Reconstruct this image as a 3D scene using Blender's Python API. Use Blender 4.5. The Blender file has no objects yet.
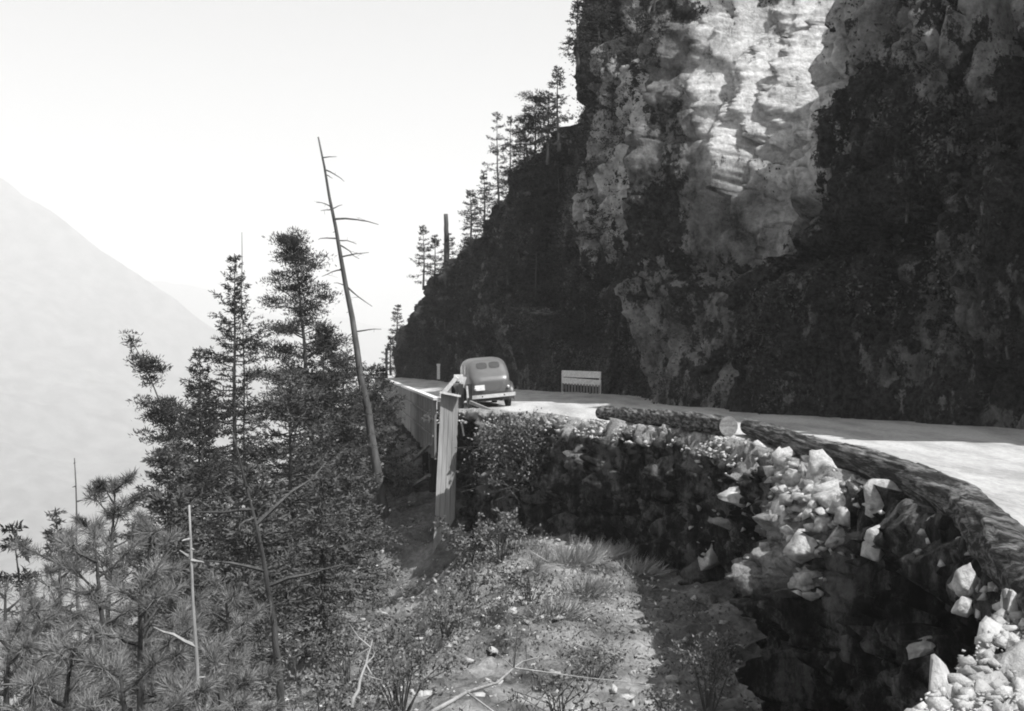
import bpy, math, random
import numpy as np
from mathutils import Vector, Matrix
from mathutils.bvhtree import BVHTree

# ------------------------------------------------------------------ camera, sky, sun, exposure
scene = bpy.context.scene
C = scene.collection
R = math.radians
F = 1100.0                      # focal length in picture widths of 1024
CAMZ = 1.85
cam = bpy.data.cameras.new('camera'); cam_o = bpy.data.objects.new('camera', cam); C.objects.link(cam_o)
cam.sensor_width = 36.0; cam.lens = F / 1024 * 36; cam.clip_start = 0.1; cam.clip_end = 40000
cam_o.location = (0, 0, CAMZ); cam_o.rotation_euler = (R(90), 0, 0)
scene.camera = cam_o

SUN_EL = 56.0
SH = Vector((0.83, -0.558, 0)).normalized()          # horizontal direction towards the sun
SUN_ROT = math.atan2(SH.x, SH.y)
world = bpy.data.worlds.new('World'); scene.world = world; world.use_nodes = True
wn = world.node_tree; wn.nodes.clear()
sky = wn.nodes.new('ShaderNodeTexSky'); sky.sky_type = 'NISHITA'; sky.sun_disc = False
sky.sun_elevation = R(SUN_EL); sky.sun_rotation = SUN_ROT
sky.air_density = 1.0; sky.dust_density = 2.0
sep = wn.nodes.new('ShaderNodeSeparateColor')         # blue-sensitive film: only the blue light of the sky counts
bg = wn.nodes.new('ShaderNodeBackground'); bg.inputs['Strength'].default_value = 0.08
wo = wn.nodes.new('ShaderNodeOutputWorld')
wn.links.new(sky.outputs[0], sep.inputs[0]); wn.links.new(sep.outputs['Blue'], bg.inputs[0]); wn.links.new(bg.outputs[0], wo.inputs[0])
sun = bpy.data.lights.new('sun', 'SUN'); sun_o = bpy.data.objects.new('sun', sun); C.objects.link(sun_o)
sun.energy = 5.0; sun.angle = R(0.5); sun.color = (1, 0.995, 0.985)
SV = Vector((SH.x * math.cos(R(SUN_EL)), SH.y * math.cos(R(SUN_EL)), math.sin(R(SUN_EL))))
sun_o.rotation_euler = SV.to_track_quat('Z', 'Y').to_euler(); sun_o.location = SV * 60
scene.view_settings.view_transform = 'Standard'; scene.view_settings.look = 'None'
scene.view_settings.exposure = 0.88; scene.view_settings.gamma = 1.0; scene.view_settings.use_curve_mapping = False
scene.render.engine = 'CYCLES'
scene.cycles.max_bounces = 5; scene.cycles.diffuse_bounces = 2; scene.cycles.volume_bounces = 1
scene.cycles.transparent_max_bounces = 8
try: scene.cycles.filter_width = 1.9
except Exception: pass

rs = np.random.RandomState(7); random.seed(7)

# ------------------------------------------------------------------ numeric helpers
def hash3(ix, iy, iz, k=0):
    h = (ix.astype(np.int64) * 374761393 + iy.astype(np.int64) * 668265263 + iz.astype(np.int64) * 2147483647 + k * 974634777)
    h = (h ^ (h >> 13)) * 1274126177
    h = h & 0xffffffff
    h = ((h ^ (h >> 16)) * 0x45d9f3b) & 0xffffffff
    h = h ^ (h >> 15)
    return (h & 0xffffff) / float(0xffffff)

def vnoise(p, k=0):
    i = np.floor(p).astype(np.int64); f = p - i; f = f * f * f * (f * (f * 6 - 15) + 10)
    r = 0
    for dx in (0, 1):
        for dy in (0, 1):
            for dz in (0, 1):
                w = (f[:, 0] if dx else 1 - f[:, 0]) * (f[:, 1] if dy else 1 - f[:, 1]) * (f[:, 2] if dz else 1 - f[:, 2])
                r = r + w * hash3(i[:, 0] + dx, i[:, 1] + dy, i[:, 2] + dz, k)
    return r * 2 - 1

def fbm(p, scale=1.0, octv=4, k=0, gain=0.5):
    p = np.asarray(p) * scale; a = 1.0; r = 0; t = 0
    for o in range(octv):
        r = r + a * vnoise(p + 17.3 * o, k + o); t += a; a *= gain; p = p * 2.03
    return r / t

def cells(p, k=0):
    """angular blocks: per-cell random offset and tilt; returns (value, edge distance)"""
    i = np.floor(p).astype(np.int64); n = len(p)
    b1 = np.full(n, 9.0); b2 = np.full(n, 9.0); val = np.zeros(n)
    for dx in (-1, 0, 1):
        for dy in (-1, 0, 1):
            for dz in (-1, 0, 1):
                cx, cy, cz = i[:, 0] + dx, i[:, 1] + dy, i[:, 2] + dz
                q = np.stack([cx + hash3(cx, cy, cz, k + 1), cy + hash3(cx, cy, cz, k + 2), cz + hash3(cx, cy, cz, k + 3)], 1)
                d = p - q; dist = np.sqrt((d * d).sum(1))
                g = np.stack([hash3(cx, cy, cz, k + 5), hash3(cx, cy, cz, k + 6), hash3(cx, cy, cz, k + 7)], 1) * 2 - 1
                v = hash3(cx, cy, cz, k + 4) * 2 - 1 + 1.2 * (g * d).sum(1)
                near = dist < b1
                b2 = np.where(near, b1, np.minimum(b2, dist))
                val = np.where(near, v, val); b1 = np.where(near, dist, b1)
    return val, b2 - b1

def sstep(a, b, x):
    t = np.clip((x - a) / (b - a), 0, 1); return t * t * (3 - 2 * t)

def interp_poly(pts, step):
    P = np.array(pts, float)
    d = np.r_[0, np.cumsum(np.linalg.norm(np.diff(P, axis=0), axis=1))]
    s = np.arange(0, d[-1], step)
    Q = np.stack([np.interp(s, d, P[:, j]) for j in range(P.shape[1])], 1)
    return s, Q

def smooth_rows(Q, n):
    Q = Q.copy()
    for _ in range(n):
        Q[1:-1] = 0.25 * Q[:-2] + 0.5 * Q[1:-1] + 0.25 * Q[2:]
    return Q

def at(px, py, d):
    return Vector(((px - 512) / F * d, d, CAMZ + (355.5 - py) / F * d))

# ------------------------------------------------------------------ object helpers
def link_mesh(name, verts, faces, mat, parent=None, smooth=False):
    me = bpy.data.meshes.new(name)
    verts = np.asarray(verts, np.float32).reshape(-1, 3)
    if isinstance(faces, np.ndarray):
        nf, k = faces.shape
        me.vertices.add(len(verts)); me.vertices.foreach_set('co', verts.ravel())
        me.loops.add(nf * k); me.loops.foreach_set('vertex_index', faces.ravel().astype(np.int32))
        me.polygons.add(nf); me.polygons.foreach_set('loop_start', np.arange(0, nf * k, k, dtype=np.int32))
        me.polygons.foreach_set('loop_total', np.full(nf, k, np.int32))
        me.update(calc_edges=True)
    else:
        me.from_pydata([tuple(map(float, v)) for v in verts], [], faces)
    if smooth:
        me.polygons.foreach_set('use_smooth', np.ones(len(me.polygons), bool))
    me.materials.append(mat)
    o = bpy.data.objects.new(name, me); C.objects.link(o)
    if parent is not None: o.parent = parent
    return o

def empty(name, loc, rz=0):
    o = bpy.data.objects.new(name, None); C.objects.link(o); o.location = loc; o.rotation_euler = (0, 0, rz)
    o.empty_display_size = 0.3
    return o

def tag(o, label=None, cat=None, group=None, kind=None):
    if label: o['label'] = label
    if cat: o['category'] = cat
    if group: o['group'] = group
    if kind: o['kind'] = kind
    return o

def grid_faces(nu, nv):
    a = np.arange(nu * nv).reshape(nu, nv)
    return np.stack([a[:-1, :-1].ravel(), a[1:, :-1].ravel(), a[1:, 1:].ravel(), a[:-1, 1:].ravel()], 1)

class MB:
    """collects boxes, bars and tubes into ONE mesh"""
    def __init__(s): s.v = []; s.f = []
    def add(s, v, f):
        n = len(s.v); s.v += [tuple(x) for x in v]; s.f += [tuple(i + n for i in q) for q in f]
    def hexa(s, c):
        s.add(c, [(0, 3, 2, 1), (4, 5, 6, 7), (0, 1, 5, 4), (1, 2, 6, 5), (2, 3, 7, 6), (3, 0, 4, 7)])
    def box(s, x0, x1, y0, y1, z0, z1):
        s.hexa([(x0, y0, z0), (x1, y0, z0), (x1, y1, z0), (x0, y1, z0), (x0, y0, z1), (x1, y0, z1), (x1, y1, z1), (x0, y1, z1)])
    def bar(s, a, b, w, h, up=(0, 0, 1)):
        a = Vector(a); b = Vector(b); d = (b - a).normalized(); up = Vector(up)
        x = d.cross(up)
        if x.length < 1e-4: x = d.cross(Vector((1, 0, 0)))
        x.normalize(); u = x.cross(d).normalized(); x *= w / 2; u *= h / 2
        s.hexa([a - x - u, a + x - u, b + x - u, b - x - u, a - x + u, a + x + u, b + x + u, b - x + u])
    def tube(s, pts, rad, n=8, cap=True):
        pts = [Vector(p) for p in pts]; base = len(s.v); prev = None
        for i, p in enumerate(pts):
            t = (pts[min(i + 1, len(pts) - 1)] - pts[max(i - 1, 0)]).normalized()
            a = Vector((0, 0, 1)) if abs(t.z) < 0.9 else Vector((1, 0, 0))
            if prev is not None: a = prev
            x = (a - t * a.dot(t)).normalized(); prev = x; y = t.cross(x)
            r = rad[i] if hasattr(rad, '__len__') else rad
            for k in range(n):
                an = 2 * math.pi * k / n
                s.v.append(tuple(p + x * (r * math.cos(an)) + y * (r * math.sin(an))))
        for i in range(len(pts) - 1):
            for k in range(n):
                k2 = (k + 1) % n; a = base + i * n; b = a + n
                s.f.append((a + k, a + k2, b + k2, b + k))
        if cap:
            s.f.append(tuple(base + k for k in reversed(range(n))))
            s.f.append(tuple(base + (len(pts) - 1) * n + k for k in range(n)))
    def build(s, name, mat, parent=None, smooth=False):
        return link_mesh(name, s.v, s.f, mat, parent, smooth)

# ------------------------------------------------------------------ materials (all grey: the place as black-and-white film saw it)
def new_mat(name):
    m = bpy.data.materials.new(name); m.use_nodes = True
    nt = m.node_tree; b = nt.nodes['Principled BSDF']
    b.inputs['Specular IOR Level'].default_value = 0.15
    return m, nt, b

def gray(v): return (v, v, v, 1)

def noise_node(nt, scale, detail=6, rough=0.6, vec=None, stretch=None):
    tc = nt.nodes.new('ShaderNodeTexCoord')
    mp = nt.nodes.new('ShaderNodeMapping')
    if stretch: mp.inputs['Scale'].default_value = stretch
    nt.links.new(tc.outputs['Object'], mp.inputs[0])
    n = nt.nodes.new('ShaderNodeTexNoise'); n.inputs['Scale'].default_value = scale
    n.inputs['Detail'].default_value = detail; n.inputs['Roughness'].default_value = rough
    nt.links.new(mp.outputs[0], n.inputs['Vector'])
    return n

def ramp(nt, src, stops):
    r = nt.nodes.new('ShaderNodeValToRGB'); cr = r.color_ramp
    while len(cr.elements) < len(stops): cr.elements.new(0.5)
    for e, (p, v) in zip(cr.elements, stops): e.position = p; e.color = gray(v)
    nt.links.new(src, r.inputs[0]); return r

def mix(nt, a, b, fac, mode='MIX'):
    m = nt.nodes.new('ShaderNodeMix'); m.data_type = 'RGBA'; m.blend_type = mode
    if hasattr(fac, 'links'): nt.links.new(fac, m.inputs[0])
    else: m.inputs[0].default_value = fac
    for s, i in ((a, 6), (b, 7)):
        if hasattr(s, 'links'): nt.links.new(s, m.inputs[i])
        else: m.inputs[i].default_value = gray(s)
    return m.outputs[2]

def bump(nt, b, src, strength, dist=0.1):
    n = nt.nodes.new('ShaderNodeBump'); n.inputs['Strength'].default_value = strength; n.inputs['Distance'].default_value = dist
    nt.links.new(src, n.inputs['Height']); nt.links.new(n.outputs[0], b.inputs['Normal'])

def rough_mat(name, lo, hi, s1=1.0, s2=9.0, stretch=None, bs=0.7, bd=0.1, rough=0.95, p=(0.35, 0.65), fine=0.5):
    m, nt, b = new_mat(name); b.inputs['Roughness'].default_value = rough
    n1 = noise_node(nt, s1, 8, 0.65, stretch=stretch); n2 = noise_node(nt, s2, 6, 0.7, stretch=stretch)
    r1 = ramp(nt, n1.outputs[0], [(p[0], lo), (p[1], hi)])
    r2 = ramp(nt, n2.outputs[0], [(0.3, 1 - fine), (0.7, 1.0)])
    nt.links.new(mix(nt, r1.outputs[0], r2.outputs[0], 1.0, 'MULTIPLY'), b.inputs['Base Color'])
    bump(nt, b, n2.outputs[0], bs, bd)
    return m

M = {}
M['road'] = rough_mat('pale_gravel_road', 0.33, 0.50, 0.9, 16, stretch=(1, 0.22, 1), bs=0.6, bd=0.04, fine=0.38, p=(0.38, 0.56))
M['rubble'] = rough_mat('pale_rubble', 0.34, 0.60, 2.0, 12, bs=0.8, bd=0.05, fine=0.4)
M['wall'] = rough_mat('gully_rock', 0.04, 0.13, 0.8, 7, stretch=(1, 1, 0.5), bs=0.9, bd=0.08, fine=0.5)
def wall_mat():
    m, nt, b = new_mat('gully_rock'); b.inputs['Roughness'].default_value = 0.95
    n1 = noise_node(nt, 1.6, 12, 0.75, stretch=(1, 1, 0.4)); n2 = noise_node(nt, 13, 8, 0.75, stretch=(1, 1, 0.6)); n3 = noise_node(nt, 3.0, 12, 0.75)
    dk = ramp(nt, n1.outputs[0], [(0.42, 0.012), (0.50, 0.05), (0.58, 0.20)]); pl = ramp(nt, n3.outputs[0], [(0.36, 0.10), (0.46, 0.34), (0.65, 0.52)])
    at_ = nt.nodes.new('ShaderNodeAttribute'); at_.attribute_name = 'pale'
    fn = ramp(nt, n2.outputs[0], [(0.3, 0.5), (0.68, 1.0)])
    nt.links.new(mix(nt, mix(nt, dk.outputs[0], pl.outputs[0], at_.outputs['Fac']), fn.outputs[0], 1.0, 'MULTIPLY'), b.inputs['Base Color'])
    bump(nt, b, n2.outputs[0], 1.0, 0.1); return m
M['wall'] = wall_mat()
M['boulder'] = rough_mat('pale_fractured_rock', 0.30, 0.60, 2.2, 11, bs=1.0, bd=0.06, fine=0.5, p=(0.3, 0.55))
M['slope'] = rough_mat('scree_and_soil', 0.045, 0.38, 0.7, 8, bs=0.9, bd=0.08, fine=0.6)
M['bark'] = rough_mat('bark', 0.05, 0.13, 3, 14, stretch=(1, 1, 0.15), bs=0.8, bd=0.04)
M['deadwood'] = rough_mat('weathered_dead_wood', 0.06, 0.16, 3, 14, stretch=(1, 1, 0.15), bs=0.6, bd=0.03)
M['palewood'] = rough_mat('pale_dead_wood', 0.25, 0.42, 3, 14, stretch=(1, 1, 0.15), bs=0.5, bd=0.03)
M['logbark'] = rough_mat('shredded_log_bark', 0.04, 0.36, 2.4, 9, stretch=(6, 0.35, 6), bs=1.0, bd=0.06, p=(0.45, 0.66))
M['needles'] = rough_mat('dark_conifer_needles', 0.03, 0.075, 1.5, 10, bs=0.0, fine=0.4)
M['palepine'] = rough_mat('pale_pine_needles', 0.09, 0.30, 2.5, 14, bs=0.0, fine=0.35)
M['midfir'] = rough_mat('grey_fir_needles', 0.07, 0.15, 1.5, 10, bs=0.0, fine=0.4)
M['leaf'] = rough_mat('glossy_leaves', 0.06, 0.25, 6, 20, bs=0.0, fine=0.4, rough=0.5)
M['brush'] = rough_mat('cliff_brush_leaves', 0.012, 0.13, 0.9, 9, bs=0.0, fine=0.4)
M['grass'] = rough_mat('dry_grass', 0.22, 0.42, 3, 20, bs=0.0, fine=0.3)

# cliff rock: bare stone, its sun and shade painted in, broken by dark mossy and brushy patches
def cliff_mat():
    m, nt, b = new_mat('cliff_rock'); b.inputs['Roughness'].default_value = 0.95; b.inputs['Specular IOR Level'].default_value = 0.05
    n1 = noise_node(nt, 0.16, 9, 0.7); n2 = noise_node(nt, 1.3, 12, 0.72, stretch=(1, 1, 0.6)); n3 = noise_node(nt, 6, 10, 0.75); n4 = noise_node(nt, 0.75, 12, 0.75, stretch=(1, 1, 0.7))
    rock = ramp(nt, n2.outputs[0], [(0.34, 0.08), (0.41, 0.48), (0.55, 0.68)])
    shaded_rock = ramp(nt, n2.outputs[0], [(0.38, 0.025), (0.48, 0.10), (0.62, 0.20)])
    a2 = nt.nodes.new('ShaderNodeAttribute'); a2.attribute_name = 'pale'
    rockc = mix(nt, shaded_rock.outputs[0], rock.outputs[0], a2.outputs['Fac'])  # stone colour carries the light: darker where shaded, paler in the sunlit patch
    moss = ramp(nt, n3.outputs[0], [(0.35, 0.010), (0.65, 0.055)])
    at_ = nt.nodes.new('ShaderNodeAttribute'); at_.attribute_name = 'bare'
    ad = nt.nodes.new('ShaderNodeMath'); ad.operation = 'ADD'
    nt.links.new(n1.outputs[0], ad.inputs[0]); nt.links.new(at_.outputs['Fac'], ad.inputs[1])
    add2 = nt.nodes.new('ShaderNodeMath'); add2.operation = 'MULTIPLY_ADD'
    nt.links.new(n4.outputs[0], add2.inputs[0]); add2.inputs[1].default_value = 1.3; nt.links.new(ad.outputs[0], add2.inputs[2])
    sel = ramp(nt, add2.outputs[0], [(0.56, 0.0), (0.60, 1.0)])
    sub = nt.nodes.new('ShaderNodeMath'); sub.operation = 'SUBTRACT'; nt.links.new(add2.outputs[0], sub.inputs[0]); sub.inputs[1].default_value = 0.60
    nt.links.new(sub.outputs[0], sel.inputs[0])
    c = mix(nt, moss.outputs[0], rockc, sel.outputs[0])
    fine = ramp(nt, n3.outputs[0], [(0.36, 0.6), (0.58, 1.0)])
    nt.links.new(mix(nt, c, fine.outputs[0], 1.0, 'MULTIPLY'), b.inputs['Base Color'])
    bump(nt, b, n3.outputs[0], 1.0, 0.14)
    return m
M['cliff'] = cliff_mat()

def flat_mat(name, v, rough=0.6, spec=0.3, metal=0.0, var=0.15, s=12):
    m, nt, b = new_mat(name); b.inputs['Roughness'].default_value = rough; b.inputs['Specular IOR Level'].default_value = spec
    b.inputs['Metallic'].default_value = metal
    n = noise_node(nt, s, 5, 0.6); r = ramp(nt, n.outputs[0], [(0.3, v * (1 - var)), (0.7, v * (1 + var))])
    nt.links.new(r.outputs[0], b.inputs['Base Color'])
    return m
M['paint'] = flat_mat('dusty_grey_car_paint', 0.095, 0.35, 0.5, s=3)
M['fender'] = flat_mat('dark_fender_paint', 0.05, 0.4, 0.4)
M['chrome'] = flat_mat('dull_chrome', 0.75, 0.35, 0.5, 0.6)
M['glass'] = flat_mat('dark_window_glass', 0.05, 0.12, 0.6)
M['rubber'] = flat_mat('tyre_rubber', 0.025, 0.8)
M['rim'] = flat_mat('wheel_rim', 0.25, 0.5)
M['plate'] = flat_mat('pale_number_plate', 0.65, 0.5)
M['lens'] = flat_mat('lamp_lens', 0.5, 0.2, 0.6)
M['white'] = flat_mat('weathered_white_paint', 0.55, 0.7, 0.2, var=0.25)
M['darkwood'] = rough_mat('creosoted_timber', 0.035, 0.08, 3, 14, stretch=(1, 1, 0.2))
M['plank'] = rough_mat('grey_weathered_planks', 0.16, 0.30, 1.2, 10, stretch=(1.5, 1.5, 0.12), bs=0.5, bd=0.02, fine=0.35)
M['palep'] = rough_mat('pale_weathered_planks', 0.24, 0.42, 1.2, 10, stretch=(1.5, 1.5, 0.12), bs=0.5, bd=0.02, fine=0.3)

# ------------------------------------------------------------------ layout lines of the place (metres; road surface z = 0)
EDGE = [(-9, -15), (-6, -3), (-3.5, 2.2), (-0.6, 3.6), (1.3, 4.5), (2.1, 5.6), (2.55, 6.35), (3.0, 7.0), (3.5, 7.8), (3.85, 8.6), (4.2, 9.6), (4.55, 10.8), (4.85, 12.4), (4.95, 14.4),
        (5.05, 16.9), (4.9, 19.9), (4.85, 24.0), (4.3, 26.2), (3.1, 28.8), (2.2, 31.0), (0.9, 34.2), (-0.9, 37.2), (-2.4, 38.9), (-2.9, 40.0), (-6.4, 61), (-9.8, 82), (-11.6, 92), (-10, 112)]
FOOT = [(30, -30), (26, -10), (22.5, 3), (18.5, 13), (15.6, 20), (13.0, 26.6), (10.0, 32), (7.4, 36.5), (5.6, 41), (5.1, 43.2), (5.9, 46.2), (5.3, 50.5), (3.6, 54), (1.2, 58),
        (-1.3, 66), (-4.0, 75), (-7.0, 85), (-9.6, 92.5), (-10.3, 98), (-8, 104), (0, 112), (14, 118)]
def edge_x(Y):
    E = np.array([e for e in EDGE]); return np.interp(Y, E[:, 1], E[:, 0])
def foot_x(Y):
    E = np.array([e for e in FOOT[:18]]); return np.interp(Y, E[:, 1], E[:, 0])
def road_z(X, Y):
    e = np.where(Y < 11, 4.4, edge_x(Y))
    d = X - e
    z = -0.16 * (1 - sstep(0.0, 2.6, d)) * sstep(28, 36, Y)
    return z

# ------------------------------------------------------------------ near slope and valley side (one terrain sheet)
CP = [(4.5, 12, -6.5), (3.0, 14, -4.2), (0.6, 14, -2.9), (-2.5, 17, -3.7), (-0.2, 20, -3.5), (2.8, 22, -3.3), (4.0, 25, -3.2), (1.2, 27, -3.2), (2.2, 30, -3.2), (-1.8, 28, -4.4),
      (0, 34, -3.9), (-2.6, 37.5, -4.9), (-4.7, 30, -5.0), (-5.9, 40, -4.3), (-5.1, 50, -2.0), (-4.0, 44, -3.9), (-7.2, 61, -1.7), (-10.2, 82, -0.8), (-12.2, 92, -1.0),
      (-10, 40, -8), (-13, 30, -11), (-8, 20, -6.6), (-6, 22, -5.3), (-14, 12, -10.5), (-20, 40, -17), (-20, 60, -13), (-24, 90, -14), (-5, 10, -4.2), (-3, 6, -3.0), (0, 8, -2.9), (3, 9, -4.2),
      (-1.5, 13, -3.0), (3, 60, -3), (0, 90, -3), (8, 20, -4), (8, 0, -3), (12, 40, -3), (-12, 0, -8), (-20, 20, -17), (2.5, 18, -3.6), (4.2, 18, -4.2), (-3.5, 33, -6.6), (-3.3, 28.5, -6.2), (-4.0, 37, -6.0), (-1.4, 27, -3.7), (-1.6, 31, -4.0), (-3.6, 24, -5.9), (-1.6, 22, -3.7), (-5.6, 31, -5.3), (-5.6, 27, -5.3)]
def baseT(X, Y):
    z = np.where(X > -10, -4 + 0.4 * X, -8 + 0.95 * (X + 10))
    return np.maximum(z, -458)
A = [(x, y, z - baseT(np.array(x), np.array(y))) for x, y, z in CP]
for an in range(0, 360, 20):
    A.append((-10 + 90 * math.cos(R(an)), 45 + 90 * math.sin(R(an)), 0.0))
A = np.array(A, float)
K = np.linalg.norm(A[:, None, :2] - A[None, :, :2], axis=2)
Wt = np.linalg.solve(K + np.eye(len(A)) * 1e-3, A[:, 2])
def terrain_z(X, Y):
    X = np.asarray(X, float); Y = np.asarray(Y, float)
    sh = X.shape; x = X.ravel(); y = Y.ravel(); r = np.zeros(len(x))
    for (ax, ay, _), w in zip(A, Wt): r += w * np.hypot(x - ax, y - ay)
    fall = 1 - sstep(75, 100, np.hypot(x + 10, y - 45))
    z = baseT(x, y) + r * fall
    p = np.stack([x, y, z * 0.3], 1)
    far = sstep(100, 400, np.hypot(x, y))
    z = z + fbm(p, 0.25, 5, 3) * (0.55 + 25 * far) + fbm(p, 1.6, 4, 9) * 0.14
    v, e = cells(p * np.array([1.5, 1.5, 1.5]), 31); z = z + v * 0.08
    v, e = cells(p * 3.7, 37); z = z + v * 0.035
    inside = (x > edge_x(y) - 0.1)
    z = np.where(inside, np.minimum(z, -2.2), z)
    near_edge = sstep(0, 6, x - edge_x(y) + 6) * (y > 41)
    z = np.where(near_edge > 0, np.minimum(z, -0.35 - 0.9 * sstep(80, 41, y)), z)
    return z.reshape(sh)
def tz(x, y): return float(terrain_z(np.array([x]), np.array([y]))[0])

def axis(dense0, dense1, step, lo, hi, grow=1.18):
    a = list(np.arange(dense0, dense1, step)); s = step; x = dense0; left = []
    while x > lo: s *= grow; x -= s; left.append(x)
    s = step; x = a[-1]; right = []
    while x < hi: s *= grow; x += s; right.append(x)
    return np.array(left[::-1] + a + right)
gx = axis(-14, 6, 0.11, -1500, 12); gy = axis(7, 52, 0.13, -1500, 3500)
GX, GY = np.meshgrid(gx, gy, indexing='ij')
GZ = terrain_z(GX, GY)
tag(link_mesh('hillside', np.stack([GX, GY, GZ], 2), grid_faces(len(gx), len(gy)), M['slope'], smooth=False), kind='structure')

# ------------------------------------------------------------------ road
Ys = np.arange(-20, 106, 0.3); n = 60
o_ = np.where(Ys < 10.6, np.maximum(edge_x(Ys) + 0.05, 3.6), edge_x(Ys) + 0.02); i_ = foot_x(Ys) + 2.0
T = np.linspace(0, 1, n)
RX = o_[:, None] * (1 - T) + i_[:, None] * T; RY = np.repeat(Ys[:, None], n, 1)
RZ = road_z(RX, RY) + 0.015 * fbm(np.stack([RX.ravel(), RY.ravel(), RX.ravel() * 0], 1), 1.2, 4, 5).reshape(RX.shape)
tag(link_mesh('road', np.stack([RX, RY, RZ], 2), grid_faces(*RX.shape)[:, ::-1], M['road'], smooth=True), kind='structure')

# ------------------------------------------------------------------ rock ledge (where the photographer stands), lower right
lx = np.arange(-9, 5.2, 0.05); ly = np.arange(-15, 12, 0.05)
LX, LY = np.meshgrid(lx, ly, indexing='ij')
ex = edge_x(LY); d = LX - ex
p = np.stack([LX.ravel(), LY.ravel(), LX.ravel() * 0], 1)
v1, e1 = cells(p * 2.2, 3); v2, e2 = cells(p * 6.0, 5)
LZ = (0.02 + 0.10 * v1 + 0.05 * v2 + 0.12 * fbm(p, 0.8, 4, 4)).reshape(LX.shape) + 0.10 * (1 - sstep(2.6, 4.6, LX)) - 0.45 * sstep(3.5, 4.9, LX)
LZ = LZ - 2.5 * (1 - sstep(-0.10, -0.02, d + 0.2 * fbm(p, 1.5, 3, 8).reshape(LX.shape)))
keep = (d > -0.04)
f = grid_faces(*LX.shape); kf = keep.ravel()[f].all(1)
tag(link_mesh('rock_ledge', np.stack([LX, LY, LZ], 2), f[kf], M['rubble']), kind='structure')

# ------------------------------------------------------------------ gully wall below the road
s, Q = interp_poly(EDGE, 0.05); Q = smooth_rows(Q, 14)
m_ = (Q[:, 1] > 1.5) & (Q[:, 1] < 38.5); Q = Q[m_]
Tn = np.gradient(Q, axis=0); Tn /= np.linalg.norm(Tn, axis=1)[:, None]; Nn = np.stack([-Tn[:, 1], Tn[:, 0]], 1)
Nn = smooth_rows(Nn, 36); Nn /= np.linalg.norm(Nn, axis=1)[:, None]
dep = np.concatenate([np.linspace(0, 5.0, 110), np.linspace(5.06, 9, 40)])
QX = Q[:, 0][:, None]; QY = Q[:, 1][:, None]; D = dep[None, :]
back = sstep(24, 27, QY)
off = 0.10 + 0.28 * sstep(0, 0.35, D) + (0.01 + 0.10 * back) * D
off = off + 1.15 * np.exp(-((QY - 17.6) / 1.7) ** 2) * sstep(0.2, 2.0, D) * (1 - 1.05 * sstep(1.7, 2.9, D))
off = off - (0.22 + 0.13 * D) * sstep(15.6, 14.4, QY) * sstep(0.2, 1.0, D)
off = off - 0.9 * sstep(35.0, 37.5, QY) * sstep(0.1, 0.8, D) - (0.38 + 0.10 * D) * sstep(9.5, 8.0, QY)
off = off - 1.0 * np.exp(-((QY - 21.6) / 1.7) ** 2) * sstep(0.4, 2.0, D)
off = off + 0.5 * np.exp(-((QY - 34.5) / 1.2) ** 2) * sstep(0.3, 2.5, D)
BX = QX + Nn[:, 0:1] * off; BY = QY + Nn[:, 1:2] * off; BZ = -D + 0.05 * (D < 0.2) + 0 * BX
p = np.stack([BX.ravel(), BY.ravel(), BZ.ravel() * 0.6], 1)
v1, e1 = cells(p * 0.9, 11); v2, e2 = cells(p * 2.4, 12); v3, e3 = cells(p * 5.5, 13); v4, e4 = cells(p * 11, 16); v5, e5 = cells(p * np.array([1.7, 1.7, 0.55]), 17)
disp = (0.22 * v1 + 0.17 * v2 + 0.09 * v3 + 0.25 * fbm(p, 0.5, 3, 14)).reshape(BX.shape) * sstep(0.0, 0.8, D) + 0.07 * v2.reshape(BX.shape)
disp = disp - (0.30 * (1 - sstep(0, 0.09, e1)) + 0.16 * (1 - sstep(0, 0.11, e2)) + 0.09 * (1 - sstep(0, 0.12, e3)) + 0.30 * (1 - sstep(0, 0.10, e5)) - 0.22 * v5 - 0.035 * v4).reshape(BX.shape) * sstep(0.1, 0.5, D)
BX = BX + Nn[:, 0:1] * disp; BY = BY + Nn[:, 1:2] * disp; BZ = BZ + (0.10 * v2 + 0.05 * v3).reshape(BX.shape)
# tie the top row back under the road
BX[:, 0] = QX[:, 0] - Nn[:, 0] * 0.5; BY[:, 0] = QY[:, 0] - Nn[:, 1] * 0.5; BZ[:, 0] = -0.012
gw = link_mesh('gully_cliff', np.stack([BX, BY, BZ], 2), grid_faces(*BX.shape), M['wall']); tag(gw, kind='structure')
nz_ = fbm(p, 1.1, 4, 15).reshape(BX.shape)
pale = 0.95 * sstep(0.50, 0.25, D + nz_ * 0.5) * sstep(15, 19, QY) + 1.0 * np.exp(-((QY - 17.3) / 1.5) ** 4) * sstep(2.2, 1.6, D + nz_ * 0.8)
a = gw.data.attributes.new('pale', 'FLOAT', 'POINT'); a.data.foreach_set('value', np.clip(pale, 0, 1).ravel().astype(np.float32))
bvh_wall = BVHTree.FromPolygons([tuple(v) for v in np.stack([BX, BY, BZ], 2).reshape(-1, 3)], [tuple(q) for q in grid_faces(*BX.shape)])

# ------------------------------------------------------------------ cliff above the road
s, Q = interp_poly(FOOT, 0.105); Q = smooth_rows(Q, 6)
Tn = np.gradient(Q, axis=0); Tn /= np.linalg.norm(Tn, axis=1)[:, None]; Nn = np.stack([Tn[:, 1], -Tn[:, 0]], 1)   # into the hill
Nn = smooth_rows(Nn, 60); Nn /= np.linalg.norm(Nn, axis=1)[:, None]
SY = Q[:, 1] + np.where(s > np.interp(1, [0, 1], [0, s[-1]]), 0, 0)
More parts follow.
